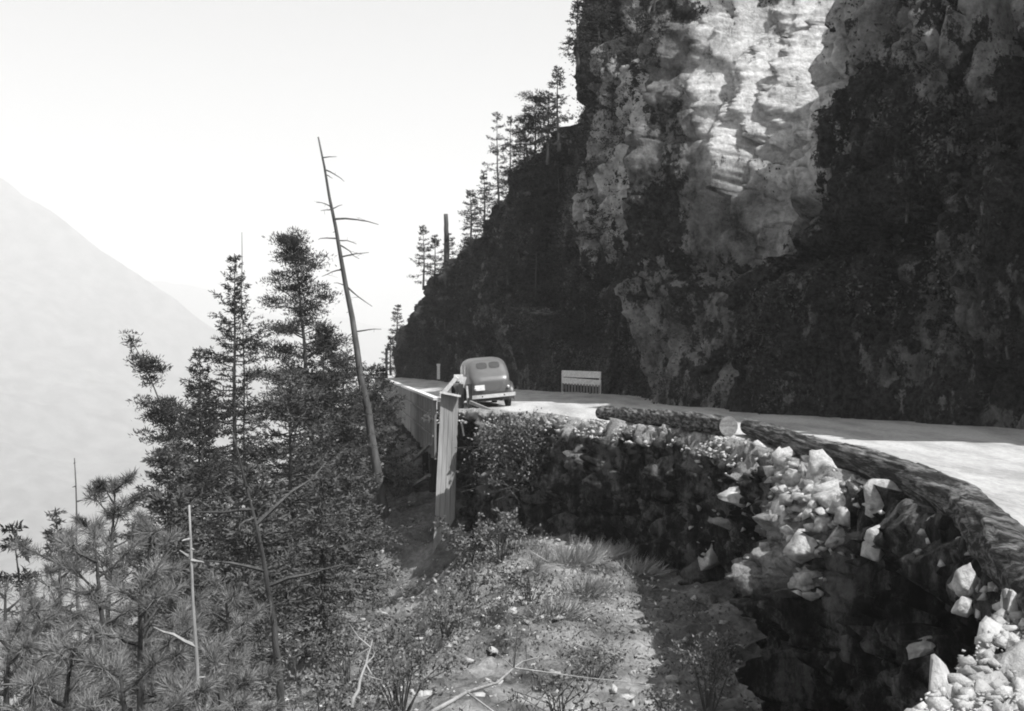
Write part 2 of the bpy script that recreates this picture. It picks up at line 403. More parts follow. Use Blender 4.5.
# per-station profile: lean (degrees) below z1, between z1 and z2, above; skyline cap
st = np.array([-30, 13, 24, 30, 33.3, 34.6, 36.5, 38.8, 40.6, 43.2, 46, 49.5, 52, 56, 58, 59, 60.5, 66, 75, 85, 92.5, 104, 118.])
l1 = np.array([84, 84, 84, 83, 81, 80, 78, 80, 82, 84, 86, 84, 82, 83, 83, 83, 83, 82, 80, 80, 78, 70, 60.])
z1 = np.array([15, 15, 13.0, 12, 12.5, 9.5, 5.2, 8.0, 14, 15, 15, 10, 7.5, 8, 12, 14, 14, 12.0, 10, 7.5, 5, 3, 2])
l2 = np.array([70, 70, 70, 70, 62, 46, 40, 46, 70, 74, 74, 62, 60, 76, 80, 82, 82, 40, 35, 35, 35, 30, 30.])
z2 = np.array([17, 17, 15, 15, 16, 20, 30, 34, 36, 36, 36, 36, 36, 36, 34, 23, 17, 13.2, 10.5, 8, 5.5, 3.5, 3])
sy_mono = np.interp(np.arange(len(Q)), np.arange(len(Q)), Q[:, 1])
L1, Z1, L2, Z2 = [np.interp(sy_mono, st, a) for a in (l1, z1, l2, z2)]
hh = np.concatenate([np.linspace(-1.0, 15, 190), np.linspace(15.2, 36, 100)])
HH = np.repeat(hh[None, :], len(Q), 0)
cot = lambda a: 1 / np.tan(np.radians(a))
lean = L1[:, None] + (L2 - L1)[:, None] * sstep(-1.5, 1.5, HH - Z1[:, None])
dh = np.diff(hh, prepend=hh[0])
# above the cap the ground turns away: height grows slowly while the setback grows fast
over = np.clip(HH - Z2[:, None], 0, None)
HZ = np.where(over > 0, Z2[:, None] + over * 0.35, HH)
HZ = HZ + 0.0
setb = np.cumsum(cot(lean) * dh[None, :], axis=1) + over * 1.1
CX = Q[:, 0:1] + Nn[:, 0:1] * setb; CY = Q[:, 1:2] + Nn[:, 1:2] * setb; CZ = HZ.copy()
# the sunlit face turns towards the camera with height: push it back to the right of its rib
p = np.stack([CX.ravel(), CY.ravel(), CZ.ravel()], 1)
w1, q1 = cells(p * np.array([0.16, 0.16, 0.07]), 21); w2, q2 = cells(p * np.array([0.5, 0.5, 0.17]), 22)
w3, q3 = cells(p * np.array([1.2, 1.2, 0.5]), 23); w4, q4 = cells(p * np.array([2.6, 2.6, 1.7]), 24)
ridge = 1 - np.abs(fbm(p * np.array([1, 1, 0.32]), 0.55, 5, 26)) * 2.2
crack = -0.75 * (1 - sstep(0.0, 0.10, q1)) - 0.38 * (1 - sstep(0.0, 0.12, q2)) - 0.16 * (1 - sstep(0, 0.12, q3))
disp = 1.2 * w1 + 0.55 * w2 + 0.30 * w3 + 0.14 * w4 + 0.38 * ridge + 1.2 * crack + 0.10 * fbm(p, 3.5, 3, 27) + 1.5 * fbm(p, 0.12, 4, 25)
disp = disp.reshape(CX.shape) * (0.25 + 0.75 * sstep(0, 4, CZ))
# vertical cleft between the two buttresses, and a rib
cl = np.exp(-((sy_mono - 45.8) / 1.0) ** 2)[:, None] * sstep(1, 6, CZ) * 1.6
disp = disp - cl
rib = 1.5 * np.exp(-((sy_mono - 42.0) / 1.3) ** 2) + 1.3 * np.exp(-((sy_mono - 38.6) / 0.5) ** 2) + 1.2 * np.exp(-((sy_mono - 49.5) / 1.1) ** 2)
disp = disp + rib[:, None] * sstep(1.5, 5, CZ) - 0.9 * np.exp(-((sy_mono - 40.0) / 0.5) ** 2)[:, None] * sstep(3, 7, CZ)
CX = CX - Nn[:, 0:1] * disp; CY = CY - Nn[:, 1:2] * disp; CZ = CZ + (0.10 * w2 + 0.06 * w3).reshape(CX.shape) * sstep(0.5, 3, CZ)
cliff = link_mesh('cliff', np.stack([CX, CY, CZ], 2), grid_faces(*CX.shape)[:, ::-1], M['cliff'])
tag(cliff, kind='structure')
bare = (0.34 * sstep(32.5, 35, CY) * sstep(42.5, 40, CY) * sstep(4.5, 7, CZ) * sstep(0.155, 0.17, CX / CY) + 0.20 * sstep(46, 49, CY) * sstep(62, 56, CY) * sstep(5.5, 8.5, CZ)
        + 0.14 * sstep(37, 39, CY) * sstep(47, 44, CY) * sstep(17, 12, CZ) + 0.05 * sstep(34, 28, CY) + 0.07 * sstep(34, 31, CY) * sstep(7.5, 10, CZ) - 0.06)  # bare stone over moss, also cut to the sunlit patch
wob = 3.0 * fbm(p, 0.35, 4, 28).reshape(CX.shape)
sunlit_tone = sstep(32.5, 35.0, CY) * sstep(42.5, 41.0, CY) * sstep(0.160, 0.175, (CX + 0.35 * wob) / CY) * sstep(5.5, 8.5, CZ + wob) + 0.75 * sstep(46, 49, CY) * sstep(60, 55, CY) * sstep(6, 9, CZ + wob) + 0.10 * sstep(37, 39, CY) * sstep(47, 44, CY) + 0.22 * sstep(34, 31, CY) * sstep(7.5, 10, CZ)  # sunlight painted into the stone: pale on the lit faces, dark elsewhere
a = cliff.data.attributes.new('pale', 'FLOAT', 'POINT'); a.data.foreach_set('value', np.clip(sunlit_tone, 0, 1).ravel().astype(np.float32))
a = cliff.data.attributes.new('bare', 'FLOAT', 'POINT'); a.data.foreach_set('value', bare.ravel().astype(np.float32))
bvh_cliff = BVHTree.FromPolygons([tuple(v) for v in np.stack([CX, CY, CZ], 2)[::2, ::2].reshape(-1, 3)], [tuple(q) for q in grid_faces(*CX[::2, ::2].shape)])

# ------------------------------------------------------------------ far mountains, valley floor, haze
def mountain(name, crest, d, foot_d, foot_z, back_d, cap, seed, mat):
    cr = np.array([[(x - 512) / F * d, d, min(cap, CAMZ + (355.5 - y) / F * d)] for x, y in crest])
    s, q = interp_poly(cr, d / 160.0); q = smooth_rows(q, 4)
    v = np.linspace(0, 1, 150)
    rows = []
    for t in v:
        r = q.copy(); r[:, 1] = d + (foot_d - d) * t; r[:, 0] = q[:, 0] * (1 + 0.1 * t); r[:, 2] = q[:, 2] + (foot_z - q[:, 2]) * (t ** 0.85); rows.append(r)
    g = np.stack(rows, 1)
    bk = [q + np.array([0, (back_d - d) * t, 0]) + np.stack([0 * q[:, 0], 0 * q[:, 0], (foot_z - q[:, 2]) * t], 1) for t in (1, 0.5, 0.2)]
    g = np.concatenate([np.stack(bk, 1), g], 1)
    p = g.reshape(-1, 3) / d * 14
    g[:, :, 2] += (fbm(p, 1.0, 6, seed) * d * 0.022).reshape(g.shape[:2]) * np.where(np.arange(g.shape[1]) < 5, 0.45, 1.0)[None, :]
    g[:, :, 2] = np.minimum(g[:, :, 2], cap)
    tag(link_mesh(name, g, grid_faces(g.shape[0], g.shape[1]), mat), kind='structure')
M['mount'] = rough_mat('forested_mountainside', 0.02, 0.16, 0.02, 0.09, bs=0.0, fine=0.4)
mountain('mountain', [(-420, 60), (-200, 80), (-60, 150), (0, 180), (60, 217), (110, 255), (160, 291), (200, 322), (260, 362), (340, 430), (420, 480)], 4000, 1900, -458, 5600, 705, 41, M['mount'])
mountain('distant_ridge', [(-300, 215), (60, 262), (170, 281), (215, 290), (250, 311), (300, 324), (390, 336), (480, 330), (700, 290), (1100, 240), (1500, 200)], 7000, 5200, -458, 8500, 705, 43, M['mount'])
tag(link_mesh('valley_floor', [(-9000, -3000, -459), (9000, -3000, -459), (9000, 9000, -459), (-9000, 9000, -459)], [(0, 1, 2, 3)], M['mount']), kind='structure')
hz = MB(); hz.box(-9200, 9200, -3200, 9200, -460, 730)
hm = bpy.data.materials.new('valley_haze'); hm.use_nodes = True; ht = hm.node_tree; ht.nodes.clear()
pv = ht.nodes.new('ShaderNodeVolumePrincipled'); pv.inputs['Density'].default_value = 0.00038; pv.inputs['Color'].default_value = gray(0.93)
ho = ht.nodes.new('ShaderNodeOutputMaterial'); ht.links.new(pv.outputs[0], ho.inputs['Volume'])
tag(hz.build('haze', hm), kind='stuff')
#PART2
# ------------------------------------------------------------------ foliage tools
import zlib
def reseed(label, k=0):
    global rs
    rs = np.random.RandomState((zlib.crc32(label.encode()) + k) & 0x7fffffff)
def unit(v): return v / (np.linalg.norm(v, axis=-1, keepdims=True) + 1e-9)
class Leaves:
    def __init__(s): s.b = []; s.d = []; s.l = []; s.w = []
    def add(s, b, d, l, w):
        b = np.asarray(b, float).reshape(-1, 3); n = len(b)
        s.b.append(b); s.d.append(unit(np.asarray(d, float).reshape(-1, 3) + np.zeros((n, 3))))
        s.l.append(np.zeros(n) + l); s.w.append(np.zeros(n) + w)
    def build(s, name, mat, parent=None):
        b = np.concatenate(s.b); d = np.concatenate(s.d); l = np.concatenate(s.l)[:, None]; w = np.concatenate(s.w)[:, None]
        sd = unit(np.cross(d, rs.normal(size=d.shape))) * w * 0.5
        m = b + d * l * 0.45
        V = np.stack([b, m + sd, b + d * l, m - sd], 1).reshape(-1, 3)
        return link_mesh(name, V, np.arange(len(V)).reshape(-1, 4), mat, parent)

def trunk_path(base, top, bend=0.0, n=14, tipbend=None):
    base = np.array(base, float); top = np.array(top, float); t = np.linspace(0, 1, n)[:, None]
    P = base + (top - base) * t
    side = rs.normal(size=3); side[2] = 0; side /= np.linalg.norm(side)
    P = P + side * (np.sin(t * math.pi) * bend) + rs.normal(size=P.shape) * np.array([0.0013, 0.0013, 0]) * np.linalg.norm(top - base) * (t > 0.05)
    if tipbend is not None: P = P + np.array(tipbend) * t ** 4
    return P

def path_at(P, t):
    x = np.asarray(t) * (len(P) - 1); i = np.clip(x.astype(int), 0, len(P) - 2); f = (x - i)[:, None]
    return P[i] * (1 - f) + P[i + 1] * f

def bough(lv, wd, o, d, L, style, thick):
    """one branch with side twigs; style: fir / pad"""
    n = 7; t = np.linspace(0, 1, n)[:, None]
    sag = -0.16 if style == 'fir' else 0.12
    P = o + d * L * t + np.array([0, 0, 1.0]) * (sag * L * t * (1 - t) * 2 + (0.10 * L * t ** 3)) + rs.normal(size=(n, 3)) * 0.03 * L * t
    wd.tube([tuple(x) for x in P], [thick * (1 - 0.85 * k / (n - 1)) for k in range(n)], 4, False)
    h = unit(np.cross(d, [0, 0, 1.0]))
    if style == 'fir':
        nt = int(6 + L * 6); ts = rs.uniform(0.12, 1.0, nt)
        for q in ts:
            p = path_at(P, np.array([q]))[0]; sgn = rs.choice([-1, 1])
            dd = unit(d * rs.uniform(0.5, 1.1) + h * sgn * rs.uniform(0.3, 1.0) + np.array([0, 0, rs.uniform(-0.28, 0.12)]))
            tl = L * 0.34 * (1.15 - 0.7 * q) * rs.uniform(0.6, 1.2) + 0.12
            k = int(4 + tl * 14); u = rs.uniform(0, 1, k)[:, None]
            lv.add(p + dd * tl * u + rs.normal(size=(k, 3)) * 0.015, dd * 0.9 + rs.normal(size=(k, 3)) * 0.55, rs.uniform(0.09, 0.19, k), rs.uniform(0.025, 0.055, k))
    else:
        for q in np.r_[rs.uniform(0.35, 1.0, 4 + int(L * 2.6)), 1.0]:
            p = path_at(P, np.array([q]))[0] + h * rs.normal() * 0.20 * L + np.array([0, 0, rs.normal() * 0.10])
            r = rs.uniform(0.14, 0.30) * (0.7 + 0.2 * L); k = int(75 * r / 0.25)
            g = rs.normal(size=(k, 3)) * np.array([0.85, 0.85, 0.26]) * r
            lv.add(p + g, unit(g) * 0.6 + np.array([0, 0, 0.55]) + rs.normal(size=(k, 3)) * 0.6, rs.uniform(0.10, 0.20, k), rs.uniform(0.02, 0.045, k))

def conifer(name, label, cat, base, top, crown0, width, nb, style='fir', r0=0.14, bend=0.1, shape=1.0, mat='needles', bark='bark', group=None, tipbend=None, stubs=0, gap=0.0, lean_side=None):
    reseed(label); base = np.array(base, float); top = np.array(top, float)
    root = empty(name, tuple(base)); tag(root, label, cat, group)
    P = trunk_path((0, 0, -0.4), top - base, bend, tipbend=tipbend)
    H = np.linalg.norm(top - base)
    tr = MB(); tr.tube([tuple(x) for x in P], [r0 * (1 - 0.93 * (k / 13.0) ** 0.9) for k in range(14)], 9)
    lv = Leaves(); wd = tr
    ts = np.sort(crown0 + (1 - crown0) * rs.uniform(0, 1, nb) ** (0.9 if style == 'fir' else 1.15))
    az = rs.uniform(0, 6.28)
    for i, t in enumerate(ts):
        u = (t - crown0) / (1 - crown0)
        if gap and rs.rand() < gap: continue
        az += 2.4 + rs.normal() * 0.5
        if style == 'fir': L = width * ((1 - u) ** shape * 0.95 + 0.05) * rs.uniform(0.55, 1.15) * min(1, 0.55 + u * 3)
        else: L = width * rs.uniform(0.3, 1.2) * (1 - 0.68 * u)
        el = -0.15 + 0.65 * u + rs.normal() * 0.12 if style == 'fir' else 0.10 + 0.5 * u ** 2 + rs.normal() * 0.15
        d = np.array([math.cos(az) * math.cos(el), math.sin(az) * math.cos(el), math.sin(el)])
        if lean_side is not None and rs.rand() < 0.5: d = unit(d + np.array(lean_side))
        bough(lv, wd, path_at(P, np.array([t]))[0], d, L, style, 0.012 + 0.012 * L)
    k = 60; tip = P[-1]; lv.add(tip - np.array([0, 0, 1]) * rs.uniform(0, 0.5, k)[:, None], rs.normal(size=(k, 3)) + np.array([0, 0, 1.0]), 0.13, 0.03)
    wd.build('trunk', M[bark], root, True)
    if stubs:
        for i in range(stubs):
            t = rs.uniform(0.12, crown0 + 0.1); a = rs.uniform(0, 6.28); o = path_at(P, np.array([t]))[0]; L = rs.uniform(0.3, 1.3); sb = MB()
            sb.tube([tuple(o), tuple(o + np.array([math.cos(a), math.sin(a), rs.uniform(-.2, .3)]) * L * .5), tuple(o + np.array([math.cos(a + .2), math.sin(a + .2), rs.uniform(-.3, .2)]) * L)], [0.022, 0.014, 0.005], 4, False); sb.build('dead_branch', M['deadwood'], root)
    lv.build('crown', M[mat], root)
    return root

def snag(name, label, base, top, r0, rtip, stubs, mat='deadwood', lmax=1.0, bend=0.1, tmin=0.15, named=()):
    reseed(label); base = np.array(base, float); root = empty(name, tuple(base)); tag(root, label, 'dead tree')
    P = trunk_path((0, 0, -0.4), np.array(top) - base, bend)
    tr = MB(); tr.tube([tuple(x) for x in P], [r0 + (rtip - r0) * (k / 13.0) ** 0.85 for k in range(14)], 9); tr.build('trunk', M[mat], root, True)
    lst = [(rs.uniform(tmin, 0.99), rs.uniform(0, 6.28), rs.uniform(0.15, 1) ** 2 * lmax, rs.uniform(-0.5, 0.3)) for _ in range(stubs)] + list(named)
    for t, a, L, up in lst:
        o = path_at(P, np.array([t]))[0]
        q = [o]; aa = a; uu = up
        for j in range(4):
            aa += rs.normal() * 0.22; uu += rs.normal() * 0.13; q.append(q[-1] + np.array([math.cos(aa), math.sin(aa), uu]) * L / 4)
        sb = MB(); sb.tube([tuple(x) for x in q], [0.03 * (0.5 + L * .5) * (1 - j / 5) + 0.003 for j in range(5)], 4, False)
        if L > 0.6:
            for j in (2, 3):
                e = q[j] + np.array([rs.normal(), rs.normal(), rs.normal() * 0.5]) * 0.22 * L
                sb.tube([tuple(q[j]), tuple(e)], [0.008, 0.003], 3, False)
        sb.build('dead_branch', M[mat], root)
    return root

def tufted_pine(name, label, base, top, width, nb, mat='palepine', group=None, nl=0.19, tw=0.007):
    """young pine whose branch ends carry starbursts of long needles"""
    reseed(label); base = np.array(base, float); top = np.array(top, float); root = empty(name, tuple(base)); tag(root, label, 'pine tree', group)
    P = trunk_path((0, 0, -0.4), top - base, 0.12); H = (top - base)[2]
    tr = MB(); tr.tube([tuple(x) for x in P], [0.09 * (1 - 0.85 * k / 13.0) for k in range(14)], 7); lv = Leaves(); wd = tr; az = rs.uniform(0, 6)
    def tuft(c, d, n=85):
        u = rs.uniform(-0.28, 0.05, n)[:, None]
        q = rs.normal(size=(n, 3)); q = unit(q) ; dd = unit(d * rs.uniform(0.1, 1.3, n)[:, None] + q * 0.95)
        lv.add(c + d * u * 0.6, dd, nl * rs.uniform(0.75, 1.1, n), tw)
    tuft(P[-1], np.array([0, 0, 1.0]))
    for i in range(nb):
        t = 1 - (i + 0.5) / nb * min(0.75, 4.6 / H); az += 2.4 + rs.normal() * .4; u = (1 - t) / min(0.75, 4.6 / H)
        L = width * (0.22 + 0.85 * u ** 0.7) * rs.uniform(0.7, 1.15); o = path_at(P, np.array([t]))[0]
        el = 0.55 - 0.45 * u + rs.normal() * .1; d = np.array([math.cos(az) * math.cos(el), math.sin(az) * math.cos(el), math.sin(el)])
        q = [o + d * L * k / 5 + np.array([0, 0, 0.16 * L * (k / 5) ** 2]) for k in range(6)]
        wd.tube([tuple(x) for x in q], [0.022 * (1 - k / 6.5) for k in range(6)], 5, False)
        dd = unit(q[5] - q[4]); tuft(q[5], dd)
        for k in range(2 + int(L * 4)):
            f = rs.uniform(0.35, 0.95); pp = o + d * L * f + np.array([0, 0, 0.16 * L * f * f])
            sd = unit(d + unit(np.cross(d, [0, 0, 1.0])) * rs.choice([-1, 1]) * 1.1 + np.array([0, 0, rs.uniform(0, .6)]))
            e = pp + sd * L * 0.28; wd.tube([tuple(pp), tuple(e)], [0.01, 0.006], 4, False); tuft(e, sd, 65)
    wd.build('trunk', M['bark'], root, True); lv.build('crown', M[mat], root)
    return root

def shrub(name, label, base, r, h, nstem, nleaf, leaf=0.06, mat='leaf', stem='deadwood', group=None, flop=0.35):
    reseed(label); root = empty(name, tuple(base)); tag(root, label, 'shrub', group); lv = Leaves(); wd = MB()
    for i in range(nstem):
        a = rs.uniform(0, 6.28); rr = r * rs.uniform(0.2, 1) ; e = np.array([math.cos(a) * rr, math.sin(a) * rr, h * rs.uniform(0.45, 1.0)])
        m = e * np.array([0.35, 0.35, 0.55]) + rs.normal(size=3) * 0.06; pts = [np.zeros(3) + rs.normal(size=3) * 0.04 * np.array([1, 1, 0]), m, e]
        pts[0][2] = -0.15
        wd.tube([tuple(x) for x in pts], [0.016, 0.010, 0.003], 5, False)
        for j in range(5):
            f = rs.uniform(0.3, 1.0); o = m * (1 - f) + e * f; g = o + rs.normal(size=3) * flop * r * 0.6
            wd.tube([tuple(o), tuple(g)], [0.006, 0.002], 3, False)
            k = max(2, nleaf // (nstem * 5)); u = rs.uniform(0, 1, k)[:, None]
            lv.add(o + (g - o) * u + rs.normal(size=(k, 3)) * 0.04, rs.normal(size=(k, 3)) + np.array([0, 0, 0.3]), leaf * rs.uniform(0.7, 1.3, k), leaf * 0.55)
    wd.build('stems', M[stem], root); lv.build('leaves', M[mat], root)
    return root

# ------------------------------------------------------------------ rocks
import bmesh
def hull_rock(seed, n=14, sub=3, rough=0.05, squash=(1, 1, 0.75)):
    r = np.random.RandomState(seed); pts = unit(r.normal(size=(n, 3))) * r.uniform(0.8, 1.0, (n, 1)) * np.array(squash) * 0.5
    bm = bmesh.new()
    for q in pts: bm.verts.new(q)
    bmesh.ops.convex_hull(bm, input=bm.verts)
    for v in [v for v in bm.verts if not v.link_faces]: bm.verts.remove(v)
    if sub:
        bmesh.ops.triangulate(bm, faces=bm.faces)
        bmesh.ops.subdivide_edges(bm, edges=bm.edges, cuts=sub, use_grid_fill=True)
        bmesh.ops.triangulate(bm, faces=bm.faces)
    bm.verts.ensure_lookup_table(); bm.verts.index_update()
    V = np.array([v.co[:] for v in bm.verts]); Fc = np.array([[v.index for v in f.verts] for f in bm.faces]); bm.free()
    if rough:
        v_, e_ = cells(V * 4 + seed, seed); V = V * (1 + rough * (v_ + 1.2 * fbm(V, 7, 3, seed))[:, None])
    return V, Fc
small = [hull_rock(100 + i, 8, 0, 0) for i in range(9)]
def rock_scatter(name, P, S, mat):
    vs = []; fs = []; n = 0
    for p, sc in zip(P, S):
        V, Fc = small[rs.randint(9)]; q = Matrix.Rotation(rs.uniform(0, 6.28), 3, rs.normal(size=3).tolist()); V = V @ np.array(q).T
        vs.append(V * sc * np.array([1, 1, .8]) + p); fs.append(Fc + n); n += len(V)
    return tag(link_mesh(name, np.concatenate(vs), np.concatenate(fs), mat), kind='stuff')

def ray(bvh, px, py):
    d = Vector(((px - 512) / F, 1, (355.5 - py) / F)).normalized(); h = bvh.ray_cast(Vector((0, 0, CAMZ)), d, 200)
    return h[0]
def boulder(label, px, py, w, h, seed, group='pale boulders in the gully wall', dist=None, sink=0.0, yaw=None, depth=0.8, mat='boulder'):
    p = at(px, py, dist) if dist else ray(bvh_wall, px, py)
    if p is None: p = at(px, py, 17)
    V, Fc = hull_rock(seed, 13, 3, 0.05, (1, 1, 1)); lo = V.min(0); hi = V.max(0); V = (V - (lo + hi) / 2) / (hi - lo)
    sc = p.y / F
    V = V * np.array([w * sc, max(w, h) * sc * depth, h * sc])
    o = link_mesh('boulder', V, Fc, M[mat]); o.location = p + Vector((0.06 if not dist else 0.0, (0.12 if not dist else 0) + sink, 0)); o.rotation_euler.z = yaw if yaw is not None else 0
    return tag(o, label, 'boulder', group)

# ------------------------------------------------------------------ rubble: road shoulder, scree, ledge
P = []; S = []
e_s, e_q = interp_poly([e for e in EDGE if 8 < e[1] < 42], 0.02)
for i in range(5200):
    q = e_q[rs.randint(len(e_q))]; o = rs.uniform(-0.35, 0.5 if q[1] > 20 else 0.30)
    dens = 0.55 if q[1] > 24 else 0.12
    if rs.rand() > dens * (0.35 + 1.6 * max(0, 0.3 + float(vnoise(np.array([[q[0] * 1.3, q[1] * 1.3, 0.0]]), 77)[0]))): continue
    side = rs.normal() * 0.25
    nx = -0.85 if q[1] > 24 else -1.0; ny = -0.45 if q[1] > 24 else 0
    drop = max(0, o - 0.1) * 0.9 + 0.03
    P.append((q[0] + nx * o, q[1] + ny * o + side * 0.3, 0.02 - drop - (0.12 if q[1] > 34 else 0))); S.append(rs.uniform(0.06, 0.30) * rs.uniform(0.5, 1))
rock_scatter('shoulder_rubble', P, S, M['rubble'])
P = []; S = []
xs = rs.uniform(-9, 4.5, 3800); ys = rs.uniform(12, 46, 3800); zs = terrain_z(xs, ys)
for x, y, z in zip(xs, ys, zs):
    if x > edge_x(y) - 0.4: continue
    P.append((x, y, z + 0.01)); S.append(0.06 + 0.34 * rs.rand() ** 5)
rock_scatter('scree', P, S, M['rubble'])
P = []; S = []
for i in range(5200):
    y = rs.uniform(4, 10.5); x = edge_x(y) + rs.uniform(0.06, 2.6); 
    if x > 4.6: continue
    P.append((x, y, 0.06 + 0.10 * (x < 3.4))); S.append(0.03 + 0.17 * rs.rand() ** 5)
rock_scatter('ledge_rubble', P, S, M['rubble'])

BL = [('large pale angular boulder directly under the middle of the long log', 890, 500, 58, 44, 1, 14.6),
      ('wedge-shaped pale block left of the gap below the long log', 820, 470, 34, 40, 2, None),
      ('small pale block near the top of the rock rib under the log', 795, 482, 34, 28, 3, None),
      ('pale block halfway down the rock rib', 828, 505, 34, 34, 4, None),
      ('flat-topped grey block in the middle of the rock rib', 806, 548, 52, 38, 5, None),
      ('pale block on the right side of the rock rib', 838, 540, 36, 40, 6, None),
      ('rough pale lump at the left edge of the rock rib', 778, 520, 28, 44, 7, None),
      ('lowest pale block of the rock rib', 812, 582, 40, 34, 8, None),
      ('flat pale slab perched on the dark wall left of the rock rib', 735, 497, 44, 20, 9, None),
      ('thin pale slab below the perched slab on the dark wall', 722, 523, 36, 18, 10, None),
      ('small pale stone low on the dark gully wall', 708, 556, 24, 34, 11, None),
      ('small bright stone alone at the foot of the rock rib', 781, 603, 12, 18, 12, None),
      ('pale stone just below the sawn end of the short log', 712, 452, 24, 14, 13, None),
      ('grey stone under the big boulder below the log', 875, 545, 30, 34, 14, None),
      ('rounded grey boulder at the back of the bright ledge', 966, 580, 26, 36, 15, 8.6),
      ('bright rounded stone low on the right at the ledge rim', 963, 606, 22, 20, 16, 8.2),
      ('grey outcrop block on the wall beside the bright ledge', 925, 655, 40, 34, 17, None)]
P = []; S = []
for i in range(210):
    px = rs.uniform(762, 856); py = rs.uniform(440, 600)
    if abs(px - 812) > 50 - 0.22 * (py - 440): continue
    q = ray(bvh_wall, px, py)
    if q is not None and q.y < 22: P.append(tuple(q)); S.append(0.14 + 0.5 * rs.rand() ** 2)
for i in range(70):
    q = ray(bvh_wall, rs.uniform(690, 870), rs.uniform(440, 560))
    if q is not None and q.y < 30: P.append(tuple(q)); S.append(rs.uniform(0.06, 0.25))
rock_scatter('rib_rubble', P, S, M['boulder'])
for lab, px, py, w, h, sd, dd in BL: boulder(lab, px, py, w, h, sd, dist=dd, yaw=0.0)

# ------------------------------------------------------------------ logs
def log(name, label, pts, r0, r1, seed, butt=None):
    root = empty(name, tuple(pts[0])); tag(root, label, 'log')
    P = np.array(pts, float); _, q = interp_poly(pts, 0.07); q = smooth_rows(q, 25); q = q - P[0]
    n = 40; Tn = unit(np.gradient(q, axis=0)); up = np.array([0, 0, 1.0]); X = unit(np.cross(Tn, up)); Y = np.cross(X, Tn)
    an = np.linspace(0, 2 * math.pi, n, endpoint=False); t = np.linspace(0, 1, len(q))
    rr = (r0 + (r1 - r0) * t)[:, None] * np.ones(n)[None, :]
    cs = np.stack([np.cos(an)[None, :].repeat(len(q), 0) * 4, np.sin(an)[None, :].repeat(len(q), 0) * 4, (t * len(q) * 0.07)[:, None].repeat(n, 1) * 1.1], 2).reshape(-1, 3)
    v_, e_ = cells(cs + seed, seed); nz = (0.03 * v_ + 0.10 * fbm(cs, 0.6, 4, seed) + 0.05 * fbm(cs, 2.5, 3, seed + 1)).reshape(rr.shape) * (0.15 + 0.85 * np.minimum(sstep(0, 0.08, t), sstep(1, 0.92, t)))[:, None]
    rr = rr * (1 + nz * 2.0)
    V = q[:, None, :] + X[:, None, :] * (np.cos(an)[None, :] * rr)[:, :, None] + Y[:, None, :] * (np.sin(an)[None, :] * rr)[:, :, None]
    idx = np.arange(len(q) * n).reshape(len(q), n); a = idx[:-1]; b = idx[1:]
    Fc = np.stack([a, np.roll(a, -1, 1), np.roll(b, -1, 1), b], 2).reshape(-1, 4)
    link_mesh('bark', V.reshape(-1, 3), Fc, M['logbark'], root, False)
    for e, nm in ((0, -1), (-1, 1)):
        c = q[e] + Tn[e] * nm * 0.004; ring = [tuple(v) for v in V[e] + Tn[e] * nm * 0.004]
        mb = MB(); mb.add([tuple(c)] + ring, [(0, 1 + k, 1 + (k + 1) % n) for k in range(n)])
        mb.build('sawn_end', M['endgrain'], root)
    return root
m, nt, b = new_mat('sawn_end_grain'); b.inputs['Roughness'].default_value = 0.9
n1 = noise_node(nt, 2.5, 6, 0.6, stretch=(1, 1, 5)); n2 = noise_node(nt, 18, 4, 0.6)
r1 = ramp(nt, n1.outputs[0], [(0.35, 0.14), (0.5, 0.22), (0.65, 0.30)]); r2 = ramp(nt, n2.outputs[0], [(0.3, 0.6), (0.6, 1.0)])
nt.links.new(mix(nt, r1.outputs[0], r2.outputs[0], 1.0, 'MULTIPLY'), b.inputs['Base Color']); M['endgrain'] = m
log('kerb_log', 'long weathered log with shredded bark along the near road edge',
    [(3.3, 6.4, 0.22), (3.8, 8.0, 0.21), (4.35, 9.9, 0.20), (4.95, 12.0, 0.22), (5.25, 14.4, 0.23), (5.38, 16.9, 0.24), (5.3, 20.0, 0.20), (5.5, 25.6, 0.20)], 0.235, 0.19, 3)
log('kerb_log', 'short smooth dark log with pale sawn butt at the road edge nearer the car',
    [(4.86, 24.7, 0.26), (3.9, 27.6, 0.25), (2.55, 31.4, 0.22)], 0.23, 0.19, 9)

# ------------------------------------------------------------------ timber retaining wall
tw_ = empty('timber_retaining_wall', (-2.9, 39.3, 0)); tag(tw_, 'tall timber plank retaining wall holding the outer road edge beyond the gully', 'retaining wall')
A0 = np.array([-2.62, 38.2]); A1 = np.array([-9.9, 82.0]); dirw = (A1 - A0) / np.linalg.norm(A1 - A0); Lw = np.linalg.norm(A1 - A0); nrm = np.array([-dirw[1], dirw[0]])
mb = MB(); x = 0.0
def wtop(x): return 0.30 - 0.0014 * x
def wbot(x): return np.interp(x, [0, 5, 22, 43.2], [-1.75, -1.75, -1.45, -0.7])
while x < Lw - 0.3:
    w = rs.uniform(0.22, 0.30); th = rs.uniform(0, 0.02); c0 = A0 + dirw * x - np.array([tw_.location.x, tw_.location.y]); c1 = c0 + dirw * (w - 0.012)
    o1 = nrm * (0.05 + th)
    zt = wtop(x) + rs.normal() * 0.01; zb = wbot(x) + rs.normal() * 0.05
    mb.hexa([(c0[0], c0[1], zb), (c1[0], c1[1], zb), (c1[0] + o1[0], c1[1] + o1[1], zb), (c0[0] + o1[0], c0[1] + o1[1], zb),
             (c0[0], c0[1], zt), (c1[0], c1[1], zt), (c1[0] + o1[0], c1[1] + o1[1], zt), (c0[0] + o1[0], c0[1] + o1[1], zt)]); x += w
mb.build('plank_facing', M['plank'], tw_)
L0 = lambda x, off, z: tuple((np.r_[A0 + dirw * x + nrm * off, z] - np.array([-2.9, 39.3, 0])))
